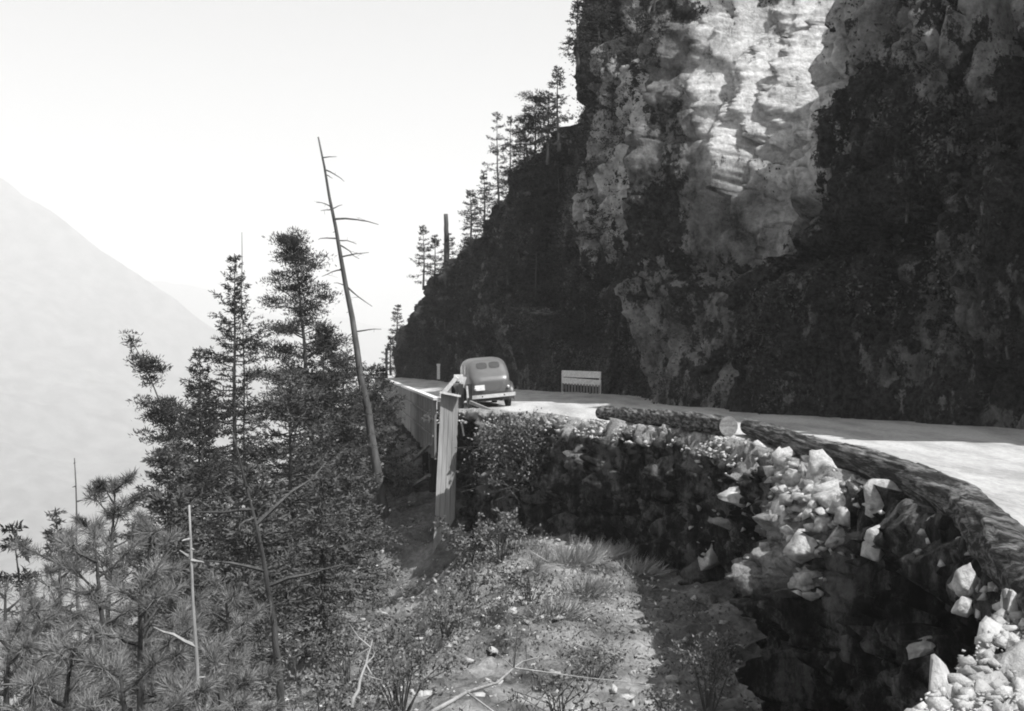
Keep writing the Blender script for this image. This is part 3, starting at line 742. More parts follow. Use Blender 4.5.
mb = MB(); mb.bar(L0(-0.3, 0.02, 0.35), L0(Lw, 0.02, 0.29), 0.24, 0.09); mb.build('cap_beam', M['white'], tw_)
for zz in (-0.25, -0.95):
    mb = MB(); mb.bar(L0(0.0, 0.12, zz), L0(Lw - 12, 0.12, zz + 0.05), 0.05, 0.07); mb.build('waler', M['plank'], tw_)
for k in range(7):
    mb = MB(); x = 1.0 + k * 3.2; mb.tube([L0(x, -0.25, 0.2), L0(x, -0.25, -3.4)], 0.13, 8); mb.build('post', M['darkwood'], tw_, True)
for a_, b_ in ((( -0.2, 0.25, -1.2), (7.5, 0.25, -2.5)), ((0.0, 0.25, -2.3), (6.5, 0.3, -3.4))):
    mb = MB(); mb.bar(L0(*b_), L0(*a_), 0.10, 0.10); mb.build('brace', M['plank'], tw_)

ep = empty('timber_end_panel', (-2.3, 37.2, 0)); tag(ep, 'tall narrow plank panel standing on end, closing the near end of the retaining wall', 'plank panel')
mb = MB(); n = 4
for k in range(n):
    u0 = k / n; u1 = (k + 1) / n - 0.02
    def pt(u, v):          # u across, v down
        top = at(441 + 17 * u, 393 + 3 * u, 37.2 + 0.25 * u); bot = at(433 + 22 * u, 553 - 35 * max(0, (u - 0.0)), 37.2 + 0.25 * u)
        return top * (1 - v) + bot * v - Vector((-2.3, 37.2, 0))
    th = Vector((0.02, 0.07 + 0.02 * rs.rand(), 0)); q = [pt(u0, 1), pt(u1, 1), pt(u1, 0), pt(u0, 0)]
    mb.hexa([q[0], q[1], q[1] + th, q[0] + th, q[3], q[2], q[2] + th, q[3] + th])
mb.build('planks', M['palep'], ep)
for v in (0.08, 0.5, 0.9):
    mb = MB(); mb.bar(pt(0.02, v) + Vector((0, 0.13, 0)), pt(0.85, v) + Vector((0, 0.13, 0)), 0.08, 0.12); mb.build('batten', M['darkwood'], ep)
mb = MB(); mb.bar(at(439, 392, 37.1) - Vector((-2.3, 37.2, 0)), at(460, 396, 37.3) - Vector((-2.3, 37.2, 0)), 0.24, 0.07); mb.build('cap', M['white'], ep)

gr = empty('broken_guard_rail', (-1.9, 38.2, 0)); tag(gr, 'broken whitewashed guard rail and dark posts beside the parked car', 'guard rail')
g0 = Vector((-1.9, 38.2, 0))
def gb(a, b, w, h, nm, mt):
    mb = MB(); mb.bar(Vector(a) - g0, Vector(b) - g0, w, h); mb.build(nm, M[mt], gr)
gb(at(441, 396, 38.0), at(457, 377, 38.0), 0.30, 0.14, 'leaning_board', 'white')
gb(at(454, 378, 38.2), at(463, 378, 38.2), 0.20, 0.24, 'rail_end', 'white')
gb(at(459, 397, 38.6), at(465, 377, 38.6), 0.12, 0.12, 'strut', 'white')
gb(at(470, 440, 38.7), at(470, 384, 38.7), 0.15, 0.15, 'post', 'darkwood')
gb(at(462, 440, 38.6), at(461, 384, 38.6), 0.17, 0.17, 'post', 'darkwood')
gb(at(468, 398, 38.4), at(467, 386, 38.4), 0.07, 0.06, 'post', 'white')
gb(at(470, 402, 38.0), at(492, 411, 37.6), 0.12, 0.10, 'brace', 'plank')
gb(at(468, 412, 38.0), at(492, 416, 37.6), 0.14, 0.16, 'rail', 'darkwood')
gb(at(464, 436, 37.8), at(461, 420, 37.8), 0.06, 0.06, 'post', 'white')

# white board barricade at the cliff foot
br = empty('board_barricade', tuple(at(581, 394, 49))); tag(br, 'low white double-rail barricade with pickets standing at the cliff foot', 'barricade')
b0 = Vector(br.location)
def bb(a, b, w, h, nm, mt):
    mb = MB(); mb.bar(Vector(a) - b0, Vector(b) - b0, w, h); mb.build(nm, M[mt], br)
bb(at(562, 373.5, 49), at(601, 375, 47.6), 0.06, 0.29, 'rail', 'white')
bb(at(562, 380.5, 49), at(601, 383.5, 47.6), 0.06, 0.29, 'rail', 'white')
mb = MB()
for k in range(13):
    f_ = k / 12; a_ = at(563 + 36 * f_, 383 + 2 * f_, 48.9 - 1.3 * f_); c_ = at(563 + 36 * f_, 391.5 + 2.0 * f_, 48.9 - 1.3 * f_); mb.bar(a_ - b0, c_ - b0, 0.07, 0.03, up=(0, 1, 0))
mb.build('pickets', M['plank'], br)
for px in (562.5, 600):
    f_ = (px - 562) / 38; bb(at(px, 372.5, 49.1 - 1.4 * f_), at(px, 394, 49.1 - 1.4 * f_), 0.10, 0.08, 'post', 'white')

# roadside marker posts far along the road
for px, y0, y1, d, lab, mt in ((386.5, 350, 374.5, 84, 'tall dark guide post at the far end of the road above the wall', 'darkwood'),
                           (382.5, 365, 376, 82, 'short white guide post at the far end of the road', 'white'),
                           (438.5, 366, 373, 70, 'small white marker post at the cliff foot beyond the car', 'white'), ):
    a_ = at(px, y1, d); c_ = at(px, y0, d); r_ = empty('guide_post', tuple(a_)); tag(r_, lab, 'post')
    mb = MB(); mb.bar((0, 0, -0.4), c_ - a_, 0.20 if d > 75 else 0.14, 0.18); mb.build('post_body', M[mt], r_)
    mb = MB(); mb.bar(c_ - a_, c_ - a_ + Vector((0, 0, 0.14)), 0.24, 0.22); mb.build('cap', M[mt], r_)
# ------------------------------------------------------------------ the car: rounded 1930s two-door sedan, seen from behind
def make_car():
    root = empty('parked_car', (0, 0, 0)); tag(root, 'grey rounded 1930s sedan seen from behind, stopped at the outer road edge and leaning left', 'car')
    prof = [(0.00, 0.50, 0.95, 0.56), (0.05, 0.45, 1.06, 0.65), (0.18, 0.42, 1.18, 0.71), (0.36, 0.40, 1.38, 0.73), (0.52, 0.40, 1.56, 0.74), (0.72, 0.40, 1.68, 0.74), (1.10, 0.40, 1.73, 0.74),
            (1.8, 0.40, 1.75, 0.74), (2.3, 0.42, 1.71, 0.73), (2.62, 0.42, 1.60, 0.69), (2.80, 0.42, 1.42, 0.66), (3.0, 0.44, 1.16, 0.60), (3.5, 0.48, 1.10, 0.48), (4.0, 0.50, 1.05, 0.38), (4.22, 0.52, 1.00, 0.32), (4.28, 0.58, 0.92, 0.26)]
    n = 48; V = []; st = np.array(prof); ys = np.linspace(0, 4.28, 60)
    I = [np.interp(ys, st[:, 0], st[:, k]) for k in (1, 2, 3)]
    for y, zb, ztp, w in zip(ys, *I):
        zc = (zb + ztp) / 2; hz_ = (ztp - zb) / 2
        for k in range(n):
            a = 2 * math.pi * k / n; e = 2 / 5.0; c_, s_ = math.cos(a), math.sin(a)
            x = w * math.copysign(abs(c_) ** e, c_); z = zc + hz_ * math.copysign(abs(s_) ** e, s_)
            # narrower greenhouse above the belt line, slight waist
            f = 1 - 0.03 * max(0, min(1, (z - 1.12) / 0.5)) + 0.02 * math.exp(-((z - 1.12) / 0.05) ** 2)
            V.append((x * f, y, z))
    Fq = []
    for i in range(len(ys) - 1):
        for k in range(n): Fq.append((i * n + k, (i + 1) * n + k, (i + 1) * n + (k + 1) % n, i * n + (k + 1) % n))
    Fq.append(tuple(range(n))); Fq.append(tuple(reversed([(len(ys) - 1) * n + k for k in range(n)])))
    body = link_mesh('body', V, Fq, M['paint'], root, True)
    bv = BVHTree.FromPolygons(V, Fq)
    def patch(nm, mt, o, du, dv, direction, nu, nv, inside, off=0.012):
        """panel that follows the body: rays from plane points along direction"""
        vs = {}; v = []; f = []
        for i in range(nu + 1):
            for j in range(nv + 1):
                u_, v_ = i / nu, j / nv
                if not inside(u_, v_): continue
                h = bv.ray_cast(Vector(o) + Vector(du) * u_ + Vector(dv) * v_, Vector(direction), 6)
                if h[0] is None: continue
                nn = h[1] if h[1].dot(Vector(direction)) < 0 else -h[1]
                vs[i, j] = len(v); v.append(h[0] + nn * off)
        for i in range(nu):
            for j in range(nv):
                q = [(i, j), (i + 1, j), (i + 1, j + 1), (i, j + 1)]
                if all(k in vs for k in q): f.append(tuple(vs[k] for k in q))
        return link_mesh(nm, v, f, M[mt], root, True)
    rr = lambda u, v: abs(2 * u - 1) ** 4 + abs(2 * v - 1) ** 4 < 1.02
    for s in (-1, 1):                       # split rear window
        cx = 0.23 * s
        patch('rear_window', 'glass', (cx - 0.20, -1, 1.36), (0.40, 0, 0), (0, 0, 0.21), (0, 1, 0), 40, 24, rr)
    for s in (-1, 1):
        for y0, y1 in ((0.95, 1.5), (1.6, 2.45)):
            patch('side_window', 'glass', (s * 2, y0, 1.17), (0, y1 - y0, 0), (0, 0, 0.36), (-s, 0, 0), 14, 8, rr)
    patch('windscreen', 'glass', (-0.5, 6, 1.2), (1.0, 0, 0), (0, 0, 0.36), (0, -1, 0), 16, 8, rr)
    patch('boot_lid', 'paint', (-0.42, -1, 0.62), (0.84, 0, 0), (0, 0, 0.62), (0, 1, 0), 16, 16, rr, 0.008)
    # fenders: half-teardrop shells over the wheels
    for s in (-1, 1):
        for yc, ln, nm in ((0.82, 0.66, 'rear_fender'), (3.55, 0.72, 'front_fender')):
            v = []; f = []; nu, nv = 18, 10
            for i in range(nu + 1):
                th = math.pi * (i / nu); yy = yc - math.cos(th) * ln * (1.0 if i < nu / 2 else 1.15); zz = 0.30 + math.sin(th) ** 0.8 * 0.60
                for j in range(nv + 1):
                    ph = math.pi * j / nv; ww = 0.18 * (0.5 + 0.5 * math.sin(th))
                    v.append((s * (0.73 - ww * math.cos(ph)), yy, zz - (0.09 * (1 - math.sin(ph)))))
            for i in range(nu):
                for j in range(nv):
                    a = i * (nv + 1) + j; f.append((a, a + 1, a + nv + 2, a + nv + 1))
            o = link_mesh(nm, v, f, M['fender'], root, True)
        mb = MB(); mb.box(s * 0.70 - 0.12, s * 0.70 + 0.12, 1.45, 2.85, 0.34, 0.38); mb.build('running_board', M['fender'], root)
        for yc in (0.82, 3.55):
            mb = MB(); r = 0.35
            pts = []
            wx = s * 0.70
            mb.tube([(wx - 0.085, yc, 0.35), (wx - 0.07, yc, 0.35), (wx + 0.07, yc, 0.35), (wx + 0.085, yc, 0.35)], [0.30, r, r, 0.30], 28)
            w = mb.build('wheel', M['rubber'], root, False)
            mb = MB(); mb.tube([(wx + s * 0.088, yc, 0.35), (wx + s * 0.10, yc, 0.35), (wx + s * 0.12, yc, 0.35)], [0.20, 0.18, 0.06], 20); mb.build('rim', M['rim'], w, True)
        mb = MB(); mb.tube([(s * 0.60, -0.06, 0.72), (s * 0.60, 0.06, 0.72)], [0.045, 0.05], 12); mb.build('tail_light', M['lens'], root, True)
        mb = MB(); mb.tube([(s * 0.42, 4.30, 0.82), (s * 0.42, 4.15, 0.82), (s * 0.42, 3.95, 0.82)], [0.11, 0.11, 0.03], 14); mb.build('headlight', M['chrome'], root, True)
    for y, nm in ((-0.20, 'rear_bumper'), (4.48, 'front_bumper')):
        mb = MB(); sg = -1 if y < 0 else 1
        for k in range(8):
            a = -0.82 + 1.64 * k / 8; b_ = -0.82 + 1.64 * (k + 1) / 8
            mb.bar((a, y - sg * 0.10 * (a / 0.82) ** 2, 0.46), (b_, y - sg * 0.10 * (b_ / 0.82) ** 2, 0.46), 0.035, 0.12)
        mb.build(nm, M['chrome'], root)
        for s in (-1, 1):
            mb = MB(); mb.bar((s * 0.4, y, 0.46), (s * 0.4, y - sg * 0.5, 0.46), 0.04, 0.05); mb.build('bumper_bracket', M['fender'], root)
    mb = MB(); mb.box(-0.62, -0.26, -0.045, -0.03, 0.66, 0.84); mb.build('number_plate', M['plate'], root)
    mb = MB(); mb.box(-0.60, 0.60, 0.1, 4.1, 0.28, 0.44); mb.build('chassis', M['rubber'], root)
    mb = MB(); mb.tube([(0.30, -0.12, 0.30), (0.30, 0.5, 0.30)], 0.025, 8); mb.build('exhaust_pipe', M['rubber'], root)
    return root
car = make_car(); car.location = (-0.66, 39.6, -0.085); car.rotation_euler = (R(-0.5), R(-5.0), R(11)); car.scale = (1.0, 1.06, 1.08)

# ------------------------------------------------------------------ trees on the slope at the left
def root_at(px, d, py_guess=None):
    x = (px - 512) / F * d; return (x, d, tz(x, d))
def T3(px, py, d): return tuple(at(px, py, d))

conifer('fir_tree', 'tall narrow dark fir with a pointed top, left of the clumped pine', 'fir tree', root_at(240, 39), T3(235, 260, 39), 0.3, 2.5, 150, 'fir', 0.16, 0.1, 0.85)
conifer('pine_tree', 'open dark pine with flat foliage clumps and a visible crooked trunk, beside the leaning snag', 'pine tree', root_at(322, 41), T3(298, 242, 41), 0.42, 2.3, 62, 'pad', 0.17, 0.25, tipbend=(-0.2, 0, 0), stubs=9)
conifer('pine_tree', 'crooked dark pine leaning left with its bent tip pointing left', 'pine tree', root_at(212, 36), T3(160, 340, 36), 0.50, 1.25, 34, 'pad', 0.12, 0.15, tipbend=(-0.9, 0, 0), stubs=4)
conifer('fir_tree', 'broad bushy dark fir behind the leaning snag', 'fir tree', root_at(340, 45), T3(343, 356, 45), 0.2, 2.9, 150, 'fir', 0.14, 0.1, 0.6, mat='midfir')
conifer('fir_tree', 'dense dark fir filling the middle of the tree group below the pine', 'fir tree', root_at(285, 35), T3(290, 375, 35), 0.15, 2.8, 140, 'fir', 0.14, 0.1, 0.55, mat='midfir')
conifer('fir_tree', 'dense dark fir at the left side of the tree group under the leaning pine', 'fir tree', root_at(205, 33), T3(203, 400, 33), 0.2, 1.9, 110, 'fir', 0.12, 0.1, 0.6)
conifer('fir_tree', 'low grey fir with drooping boughs in the middle foreground', 'fir tree', root_at(235, 24), T3(250, 470, 24), 0.15, 1.9, 110, 'fir', 0.10, 0.1, 0.6, mat='midfir')
conifer('fir_tree', 'low grey fir right of the pale bare snag', 'fir tree', root_at(320, 26), T3(322, 480, 26), 0.15, 1.5, 90, 'fir', 0.10, 0.1, 0.6, mat='midfir')
conifer('fir_tree', 'small grey fir low between the two bare snags', 'fir tree', root_at(180, 20), T3(172, 500, 20), 0.15, 1.4, 90, 'fir', 0.10, 0.1, 0.6, mat='midfir')
conifer('fir_tree', 'slender hazy fir at the left edge, its dark trunk tilting left', 'fir tree', root_at(45, 22), T3(13, 525, 22), 0.40, 0.65, 44, 'fir', 0.09, 0.1, 0.5, gap=0.25)
conifer('fir_tree', 'small pointed hazy fir behind the pale long-needled pines', 'fir tree', root_at(60, 26), T3(56, 510, 26), 0.3, 1.0, 60, 'fir', 0.09, 0.1, 0.8, mat='midfir')
tufted_pine('pine_tree', 'round-topped bushy pine rising behind the pale long-needled pines', root_at(112, 20), T3(115, 486, 20), 1.5, 34, mat='midfir', tw=0.012)
conifer('fir_tree', 'dark fir filling the gap between the leaning pine and the pale bare pole', 'fir tree', root_at(165, 28), T3(168, 448, 28), 0.2, 1.6, 120, 'fir', 0.1, 0.1, 0.6, mat='midfir')

conifer('fir_tree', 'dark fir between the clumped pine and the leaning snag, its top below both', 'fir tree', root_at(318, 39), T3(325, 330, 39), 0.25, 2.2, 120, 'fir', 0.13, 0.1, 0.7)
conifer('fir_tree', 'dark fir right behind the lower trunk of the leaning snag', 'fir tree', root_at(375, 46), T3(377, 368, 46), 0.15, 1.9, 100, 'fir', 0.12, 0.1, 0.6)
conifer('fir_tree', 'dark fir between the pointed fir and the crooked leaning pine', 'fir tree', root_at(205, 40), T3(200, 352, 40), 0.25, 1.9, 110, 'fir', 0.12, 0.1, 0.7)
conifer('fir_tree', 'broad grey fir low on the slope under the leaning snag', 'fir tree', root_at(345, 31), T3(350, 455, 31), 0.15, 1.7, 110, 'fir', 0.12, 0.1, 0.6, mat='midfir')
snag('dead_tree', 'tall bare leaning snag with short broken branches, its top high against the sky', root_at(386, 41), T3(318, 137, 41), 0.21, 0.03, 26, lmax=1.1, bend=0.15, tmin=0.35,
     named=[(0.79, 0.1, 1.7, 0.12), (0.74, 3.3, 0.9, 0.1), (0.62, 0.3, 1.0, -0.9), (0.66, 2.9, 0.8, 0.0), (0.50, 0.2, 1.1, 0.1)])
snag('dead_tree', 'thin bare spire standing right behind the pointed fir', root_at(246, 40), T3(241, 232, 40), 0.06, 0.01, 8, lmax=0.3, bend=0.05)
snag('dead_tree', 'pale bare pole with one long side branch in the lower left', root_at(207, 11.2), T3(190, 505, 11.2), 0.042, 0.010, 18, 'palewood', lmax=0.4, bend=0.05, named=[(0.66, 3.2, 0.45, 0.3)])
snag('dead_tree', 'grey bare trunk leaning left in front of the bushy firs, low in the middle', root_at(284, 19), T3(232, 432, 19), 0.085, 0.012, 18, 'bark', lmax=0.9, bend=0.25, named=[(0.7, 0.3, 1.5, 0.6), (0.5, 0.2, 1.4, 0.5), (0.55, 3.2, 1.2, 0.1), (0.75, 3.4, 1.0, 0.0)])
snag('dead_tree', 'thin dead top standing alone in front of the hazy mountain', root_at(92, 24), T3(75, 458, 24), 0.06, 0.01, 10, lmax=0.35, bend=0.1)

tufts = [(40, 12.5, 610, 1.15), (95, 13.5, 538, 1.2), (140, 12, 580, 1.1), (70, 10.5, 655, 1.1), (180, 13, 625, 1.0), (10, 11, 640, 1.0), (120, 9.8, 668, 1.0), (215, 12.5, 660, 0.9), (60, 15.5, 540, 1.2), (150, 15, 528, 1.2), (225, 15.5, 590, 0.9), (5, 14, 590, 1.0), (185, 10.5, 690, .8)]
tl = ['pale long-needled young pine near the left edge, left of the dark hollow', 'tallest of the pale long-needled pines, under the round-topped pine', 'pale long-needled pine with star-shaped tufts, right of the dark hollow',
      'pale long-needled pine at the bottom beside the dark hollow', 'pale long-needled pine just left of the pale bare pole', 'pale long-needled pine at the left frame edge', 'small pale pine at the bottom left, nearest of the group',
      'small pale pine at the foot of the pale bare pole', 'pale long-needled pine behind the others below the small pointed fir', 'pale long-needled pine behind, between the round-topped pine and the pale pole', 'pale long-needled pine right of the pale bare pole', 'pale pine half out of frame at the left, behind the nearer one', 'low pale pine at the bottom under the pale bare pole']
for (px, d, py, w), lab in zip(tufts, tl):
    tufted_pine('young_pine', lab, root_at(px, d), T3(px, py, d), w, 17, group='young long-needled pines at the lower left')

# ------------------------------------------------------------------ shrubs, grass, fallen branches
vb = empty('hanging_vine', tuple(at(520, 440, 33.2))); tag(vb, 'tangled leafy vine bush hanging down the gully wall below the car', 'vine')
lv = Leaves(); wd = MB()
for k in range(110):
    a = rs.uniform(-1.25, 1.35); top_ = np.array([a, 0.4 + rs.uniform(-0.5, 0.3), 0.55 - 0.28 * (a / 1.3) ** 2 + rs.normal() * 0.15]); L = rs.uniform(0.6, 2.5) * math.sqrt(max(0.05, 1 - (a / 1.45) ** 2))
    q = [top_ + np.array([rs.normal() * 0.10 * j + 0.03 * j, -0.35 * math.sin(min(j, 3) * 0.5) - 0.08 * j, -L * (j / 7) ** 1.15]) for j in range(8)]
    wd.tube([tuple(x) for x in q], 0.008, 3, False); q = np.array(q)
    n = 30; c = path_at(q, rs.uniform(0, 1, n)); lv.add(c + rs.normal(size=(n, 3)) * 0.10, rs.normal(size=(n, 3)), rs.uniform(0.06, 0.13, n), 0.06)
wd.build('vine_stems', M['deadwood'], vb); lv.build('leaves', M['leaf'], vb)

sh = [('leafy pale shrub with a forked bare stem at the bottom left of the scree', 365, 11, 0.85, 1.9, 650, 0.055),
      ('leafy shrub right of the forked shrub at the bottom of the scree', 425, 10.5, 0.7, 1.3, 480, 0.05),
      ('low leafy shrub at the bottom centre on the pale ground', 500, 12.5, 0.8, 1.0, 380, 0.05),
      ('leafy shrub on the scree near the edge of the big shadow', 560, 14, 0.8, 0.9, 300, 0.06),
      ('round leafy bush standing in the gully shadow', 708, 17, 0.55, 1.35, 700, 0.05),
      ('small leafy bush low in the gully shadow, left of the round bush', 668, 15.5, 0.35, 0.7, 300, 0.05),
      ('small upright leafy plant in the gully shadow under the bright stone', 762, 15, 0.3, 0.9, 260, 0.05),
      ('shrub on the steep ground below the plank panel', 470, 30, 1.0, 1.5, 900, 0.09),
      ('straggly shrub at the shadow edge right of the plank panel', 500, 27, 0.9, 1.3, 700, 0.09),
      ('bush on the sunlit slope left of the retaining wall', 395, 44, 1.3, 1.5, 900, 0.12),
      ('bush in front of the sunlit slope beside the dark snag base', 355, 38, 1.2, 1.6, 800, 0.12),
      ('small bush at the shadow edge below the retaining wall', 385, 33, 0.9, 1.2, 600, 0.10),
      ('leafy shrub at the bottom right of the bare trunk', 315, 13.5, 0.8, 1.3, 500, 0.055),
      ('low shrub at the bottom between pale snag and bare trunk', 245, 12, 0.8, 1.3, 500, 0.055),
      ('spreading shrub halfway up the scree', 445, 21, 0.9, 0.9, 500, 0.07),
      ('small shrub on the upper scree beside the grass tufts', 530, 23, 0.7, 0.8, 400, 0.07),
      ('tall leafy shrub rising at the bottom between the forked stem and the bare trunk', 335, 10, 0.7, 2.0, 600, 0.055), ('dense leafy shrub left of the pale fallen branch', 455, 9.5, 0.7, 1.2, 500, 0.05),
      ('low leafy shrub at the bottom under the pale fallen branch', 520, 9, 0.7, 0.9, 420, 0.045), ('spreading leafy bush in the lower middle of the scree', 400, 15, 1.0, 1.4, 700, 0.06),
      ('shrub on the scree just below the dry grass', 590, 18, 0.6, 0.7, 320, 0.06), ('thin shrub at the left edge of the scree', 350, 20, 1.0, 1.5, 600, 0.07), ('low bush at the shadow edge, bottom middle', 610, 13, 0.5, 0.6, 300, 0.05),
      ('bushy shrub in the lower left part of the scree', 385, 24, 1.0, 1.3, 600, 0.08), ('scruffy shrub below the straggly one', 470, 24, 0.9, 1.1, 500, 0.08)]
for lab, px, d, r, h, nl, lf in sh: shrub('shrub', lab, root_at(px, d), r, h, 14, int(nl * 1.3), lf * 1.15, group='leafy shrubs on the gully slope')

for i, (px, d, lab) in enumerate([(575, 25.5, 'largest tuft of dry grass lying over on the sunlit scree'), (600, 27, 'dry grass tuft near the top of the sunlit scree'), (628, 27.5, 'dry grass tuft at the shadow edge on the upper scree'),
                                  (548, 26, 'dry grass tuft left of the largest tuft'), (590, 23.5, 'small dry grass tuft below the largest tuft'), (522, 28, 'dry grass tuft far left on the upper scree'), (640, 25.5, 'small dry grass tuft right beside the big shadow'), (560, 22, 'lowest dry grass tuft on the sunlit scree')]):
    b_ = root_at(px, d); g_ = Leaves(); n = 420; q = rs.normal(size=(n, 3)) * np.array([0.22, 0.15, 0.02])
    g_.add(q, np.array([0.5, -0.3, 0.75]) + rs.normal(size=(n, 3)) * 0.42 + q * 1.5, rs.uniform(0.30, 0.75, n) * (1.1 if i == 0 else 0.8), 0.016)
    o = g_.build('grass_tuft', M['grass']); o.location = b_; tag(o, lab, 'grass tuft', 'dry grass tufts on the scree')

def fallen(label, a, b, r, forks, mat='palewood'):
    a = Vector(a); root = empty('fallen_branch', tuple(a)); tag(root, label, 'branch'); d = Vector(b) - a
    q = [d * (k / 8) + Vector(rs.normal(size=3) * 0.03 * d.length * (0.3 if k else 0)) for k in range(9)]
    mb = MB(); mb.tube(q, [r * (1 - 0.8 * k / 8) for k in range(9)], 7); mb.build('stem', M[mat], root, True)
    for k in range(forks):
        i = rs.randint(2, 8); mb = MB(); e = q[i] + d.normalized() * rs.uniform(.2, .5) * d.length * 0.5 + Vector(rs.normal(size=3) * 0.16 * d.length)
        mb.tube([q[i], (q[i] + e) / 2 + Vector(rs.normal(size=3) * 0.02), e], [r * 0.5, r * .3, 0.003], 5, False); mb.build('twig', M[mat], root)
fallen('long pale bare branch lying across the bottom of the scree', at(432, 712, 9.5), at(548, 652, 13), 0.022, 4)
fallen('forked pale stem rising at the bottom left of the scree', at(352, 708, 10), at(372, 640, 10.5), 0.020, 5)

# ------------------------------------------------------------------ trees and brush on the cliff
protos = []
def cliff_tree(px, top_py, d, hgt, w, label, style='fir', nb=42, shape=0.7):
    t = at(px, top_py, d); base = (t.x + rs.normal() * 0.1, d, t.z - hgt)
    return conifer('fir_tree' if style == 'fir' else 'pine_tree', label, 'fir tree' if style == 'fir' else 'pine tree', base, tuple(t), 0.12, w, nb, style, 0.10, 0.08, shape, group='conifers on the cliff skyline')
cliff_tree(497, 113, 72, 7.5, 1.5, 'tallest dark fir on the cliff skyline, left one of the close pair')
cliff_tree(511, 116, 71, 7.0, 1.2, 'slim fir right in the close pair on the cliff skyline')
cliff_tree(536, 96, 64, 5.0, 1.7, 'broad ragged pine on the skyline just below the bare buttress', 'pad', 22)
cliff_tree(524, 128, 66, 4.5, 1.5, 'ragged low pine between the tall pair and the broad pine', 'pad', 20)
cliff_tree(558, 68, 58, 4.0, 0.9, 'small pointed fir against the side of the bare buttress')
cliff_tree(549, 92, 59, 3.5, 1.0, 'small fir below the highest skyline fir')
cliff_tree(423, 226, 86, 4.6, 1.2, 'dark fir on the far low end of the cliff skyline')
cliff_tree(435, 236, 84, 3.6, 1.0, 'smaller fir right beside the far end fir')
cliff_tree(470, 190, 76, 3.6, 1.2, 'bushy fir on the skyline below the tall pair')
cliff_tree(484, 172, 73, 4.2, 1.2, 'bushy fir just left of the tall skyline pair')
cliff_tree(578, 2, 55, 3.0, 0.9, 'little fir at the very top of the buttress edge')
cliff_tree(398, 305, 88, 3.0, 0.8, 'small fir low on the far cliff end')
cliff_tree(391, 338, 88, 2.6, 0.8, 'lowest small fir at the foot of the far cliff end')
t_ = at(446, 214, 82); snag('dead_tree', 'broken dead stub standing on the far cliff skyline', (t_.x, 82, t_.z - 4.5), tuple(t_), 0.24, 0.16, 6, lmax=0.5, bend=0.05)

proto = conifer('fir_tree', 'dark scrubby fir clinging to the shaded cliff side', 'fir tree', (0, 0, 0), (0, 0, 3.4), 0.08, 1.15, 40, 'fir', 0.07, 0.06, 0.7, group='scrubby firs clinging to the cliff')
proto2 = conifer('fir_tree', 'dark scrubby fir clinging to the shaded cliff side', 'fir tree', (0, 0, 0), (0.2, 0, 2.6), 0.05, 1.3, 34, 'fir', 0.07, 0.06, 0.5, group='scrubby firs clinging to the cliff')
spots = [(408, 300), (415, 330), (428, 275), (436, 300), (448, 260), (455, 290), (462, 235), (470, 255), (478, 220), (488, 240), (495, 200), (503, 225), (515, 190), (522, 215), (530, 165), (538, 200), (508, 262), (548, 150),
         (545, 235), (560, 190), (520, 250), (480, 285), (500, 300), (560, 270), (575, 225), (590, 180), (535, 290), (445, 325), (605, 250), (585, 300), (610, 130), (635, 60), (650, 20), (600, 40)]
first = {0: True, 1: True}; scrub = []
for i, (px, py) in enumerate(spots):
    p_ = ray(bvh_cliff, px, py)
    if p_ is None or p_.y > 100: continue
    w = i % 2; pr = (proto, proto2)[w]
    if first[w]: o = pr; first[w] = False
    else:
        o = pr.copy(); C.objects.link(o)
        for ch in pr.children:
            c_ = ch.copy(); C.objects.link(c_); c_.parent = o
    scrub.append((px, py, o))
    o.location = (p_.x, p_.y + 0.1, p_.z - 0.9); o.rotation_euler = (rs.normal() * 0.06, -0.05 + rs.normal() * 0.06, rs.uniform(0, 6.28)); k = rs.uniform(0.75, 1.3); o.scale = (k, k, k * rs.uniform(0.8, 1.2))

scrub.sort(key=lambda q: -q[1])
ordn = ['leftmost', 'second from left', 'third from left', 'fourth from left', 'fifth from left', 'rightmost']
rown = ['lowest', 'second lowest', 'middle', 'third highest', 'second highest', 'highest']
for r_i in range(6):
    row = sorted(scrub[r_i * 6:r_i * 6 + 6], key=lambda q: q[0])
    for k_i, (_, _, o) in enumerate(row):
        nm = ordn[5] if k_i == len(row) - 1 and k_i else ordn[k_i]
        o['label'] = 'scrubby dark fir on the far cliff side, %s in the %s row' % (nm, rown[r_i])
for i_, (px, py, lab) in enumerate([(905, 195, 'scrubby dark fir high on the shaded slope at the right'), (960, 250, 'scrubby dark fir halfway up the shaded slope, near the right frame edge'), (870, 265, 'scrubby dark fir in the middle of the shaded slope'),
        (1000, 150, 'highest scrubby fir by the right frame edge'), (760, 320, 'scrubby fir on the dark rock right of the lowest pale patch'), (835, 330, 'scrubby fir low on the shaded slope above the long log'), (930, 345, 'scrubby fir low on the shaded slope at the right'),
        (700, 330, 'scrubby fir at the foot of the grey rock rib'), (1005, 330, 'scrubby fir low by the right frame edge'), (880, 120, 'scrubby fir right of the sunlit rock, near its top')]):
    p_ = ray(bvh_cliff, px, py); pr = (proto, proto2)[i_ % 2]
    if p_ is None: continue
    o = pr.copy(); C.objects.link(o)
    for ch in pr.children:
        c_ = ch.copy(); C.objects.link(c_); c_.parent = o
    o['label'] = lab; k = rs.uniform(0.45, 0.8); o.location = (p_.x + 0.1, p_.y + 0.1, p_.z - 0.5); o.scale = (k, k, k); o.rotation_euler = (0, -0.25, rs.uniform(0, 6))
reseed('brush')
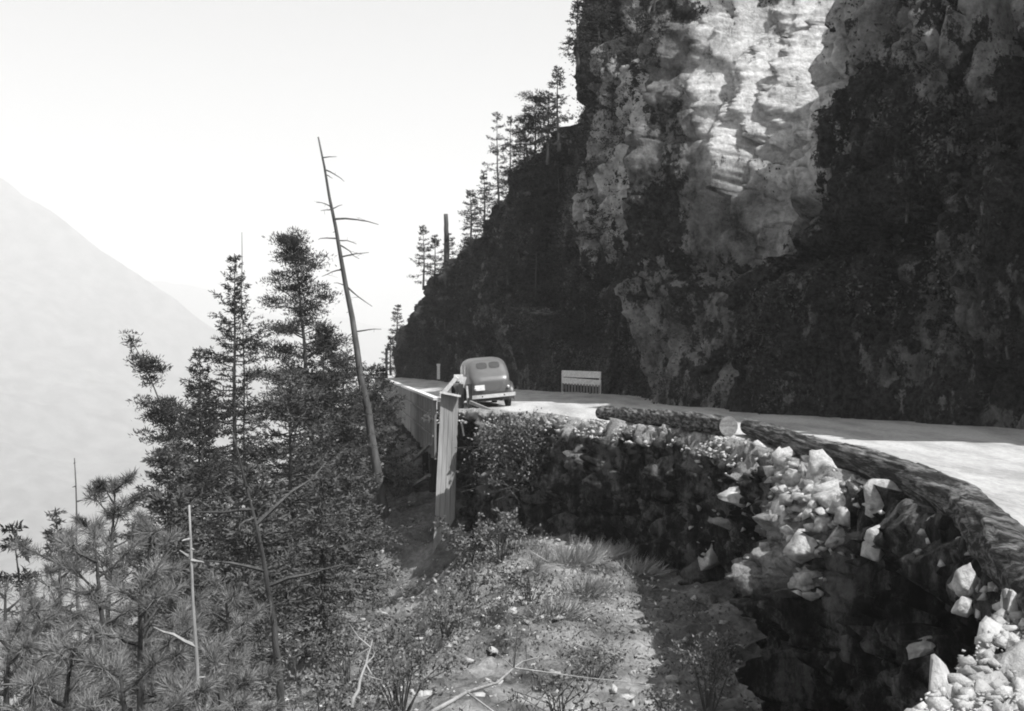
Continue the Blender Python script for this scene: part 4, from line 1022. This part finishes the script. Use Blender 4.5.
# brush: leafy clumps rooted over the shaded rock
co = np.stack([CX, CY, CZ], 2)[2:-2, 2:-2]; nv_ = co.reshape(-1, 3)
wgt = np.clip(fbm(nv_, 0.30, 4, 61) * 2.4 + 0.30, 0, 1)
wgt *= np.where((nv_[:, 1] > 50) & (nv_[:, 1] < 96), 1.5, 1.0) * np.where((nv_[:, 2] > 9) & (nv_[:, 1] < 50), 0.25, 1.0) * (nv_[:, 1] > 22) * (nv_[:, 1] < 100) * (nv_[:, 2] < 26) * (nv_[:, 2] > 0.1)
wgt *= np.where((nv_[:, 1] > 34) & (nv_[:, 1] < 48) & (nv_[:, 2] > 4), 0.03, 1.0) * np.where((nv_[:, 1] > 36) & (nv_[:, 1] < 47), 0.35, 1.0)
wgt /= wgt.sum(); pick = rs.choice(len(nv_), 9000, p=wgt); lv = Leaves(); n = 20
base_ = np.repeat(nv_[pick], n, 0); r_ = np.repeat(rs.uniform(0.12, 0.42, len(pick)), n)[:, None]
g = rs.normal(size=base_.shape) * r_ * np.array([0.55, 0.55, 0.7])
lv.add(base_ + g + np.array([-0.08, -0.08, 0.03]), g + rs.normal(size=g.shape) * 0.3, rs.uniform(0.07, 0.17, len(g)), rs.uniform(0.04, 0.09, len(g)))
tag(lv.build('cliff_brush', M['brush']), kind='stuff')
# ground cover on the slope
xs = rs.uniform(-11, 4.2, 9500); ys = rs.uniform(8, 50, 9500); k_ = xs < edge_x(ys) - 0.3; xs = xs[k_]; ys = ys[k_]
k_ = (vnoise(np.stack([xs * 0.5, ys * 0.4, xs * 0], 1), 71) > 0.0) | (xs < -4); xs = xs[k_]; ys = ys[k_]; zs = terrain_z(xs, ys)
bp = np.repeat(np.stack([xs, ys, zs + 0.08], 1), 10, 0); lv = Leaves()
lv.add(bp + rs.normal(size=bp.shape) * np.array([0.16, 0.16, 0.16]), rs.normal(size=bp.shape) + np.array([0, 0, 0.5]), rs.uniform(0.05, 0.12, len(bp)), 0.035)
tag(lv.build('ground_cover', M['leaf']), kind='stuff')
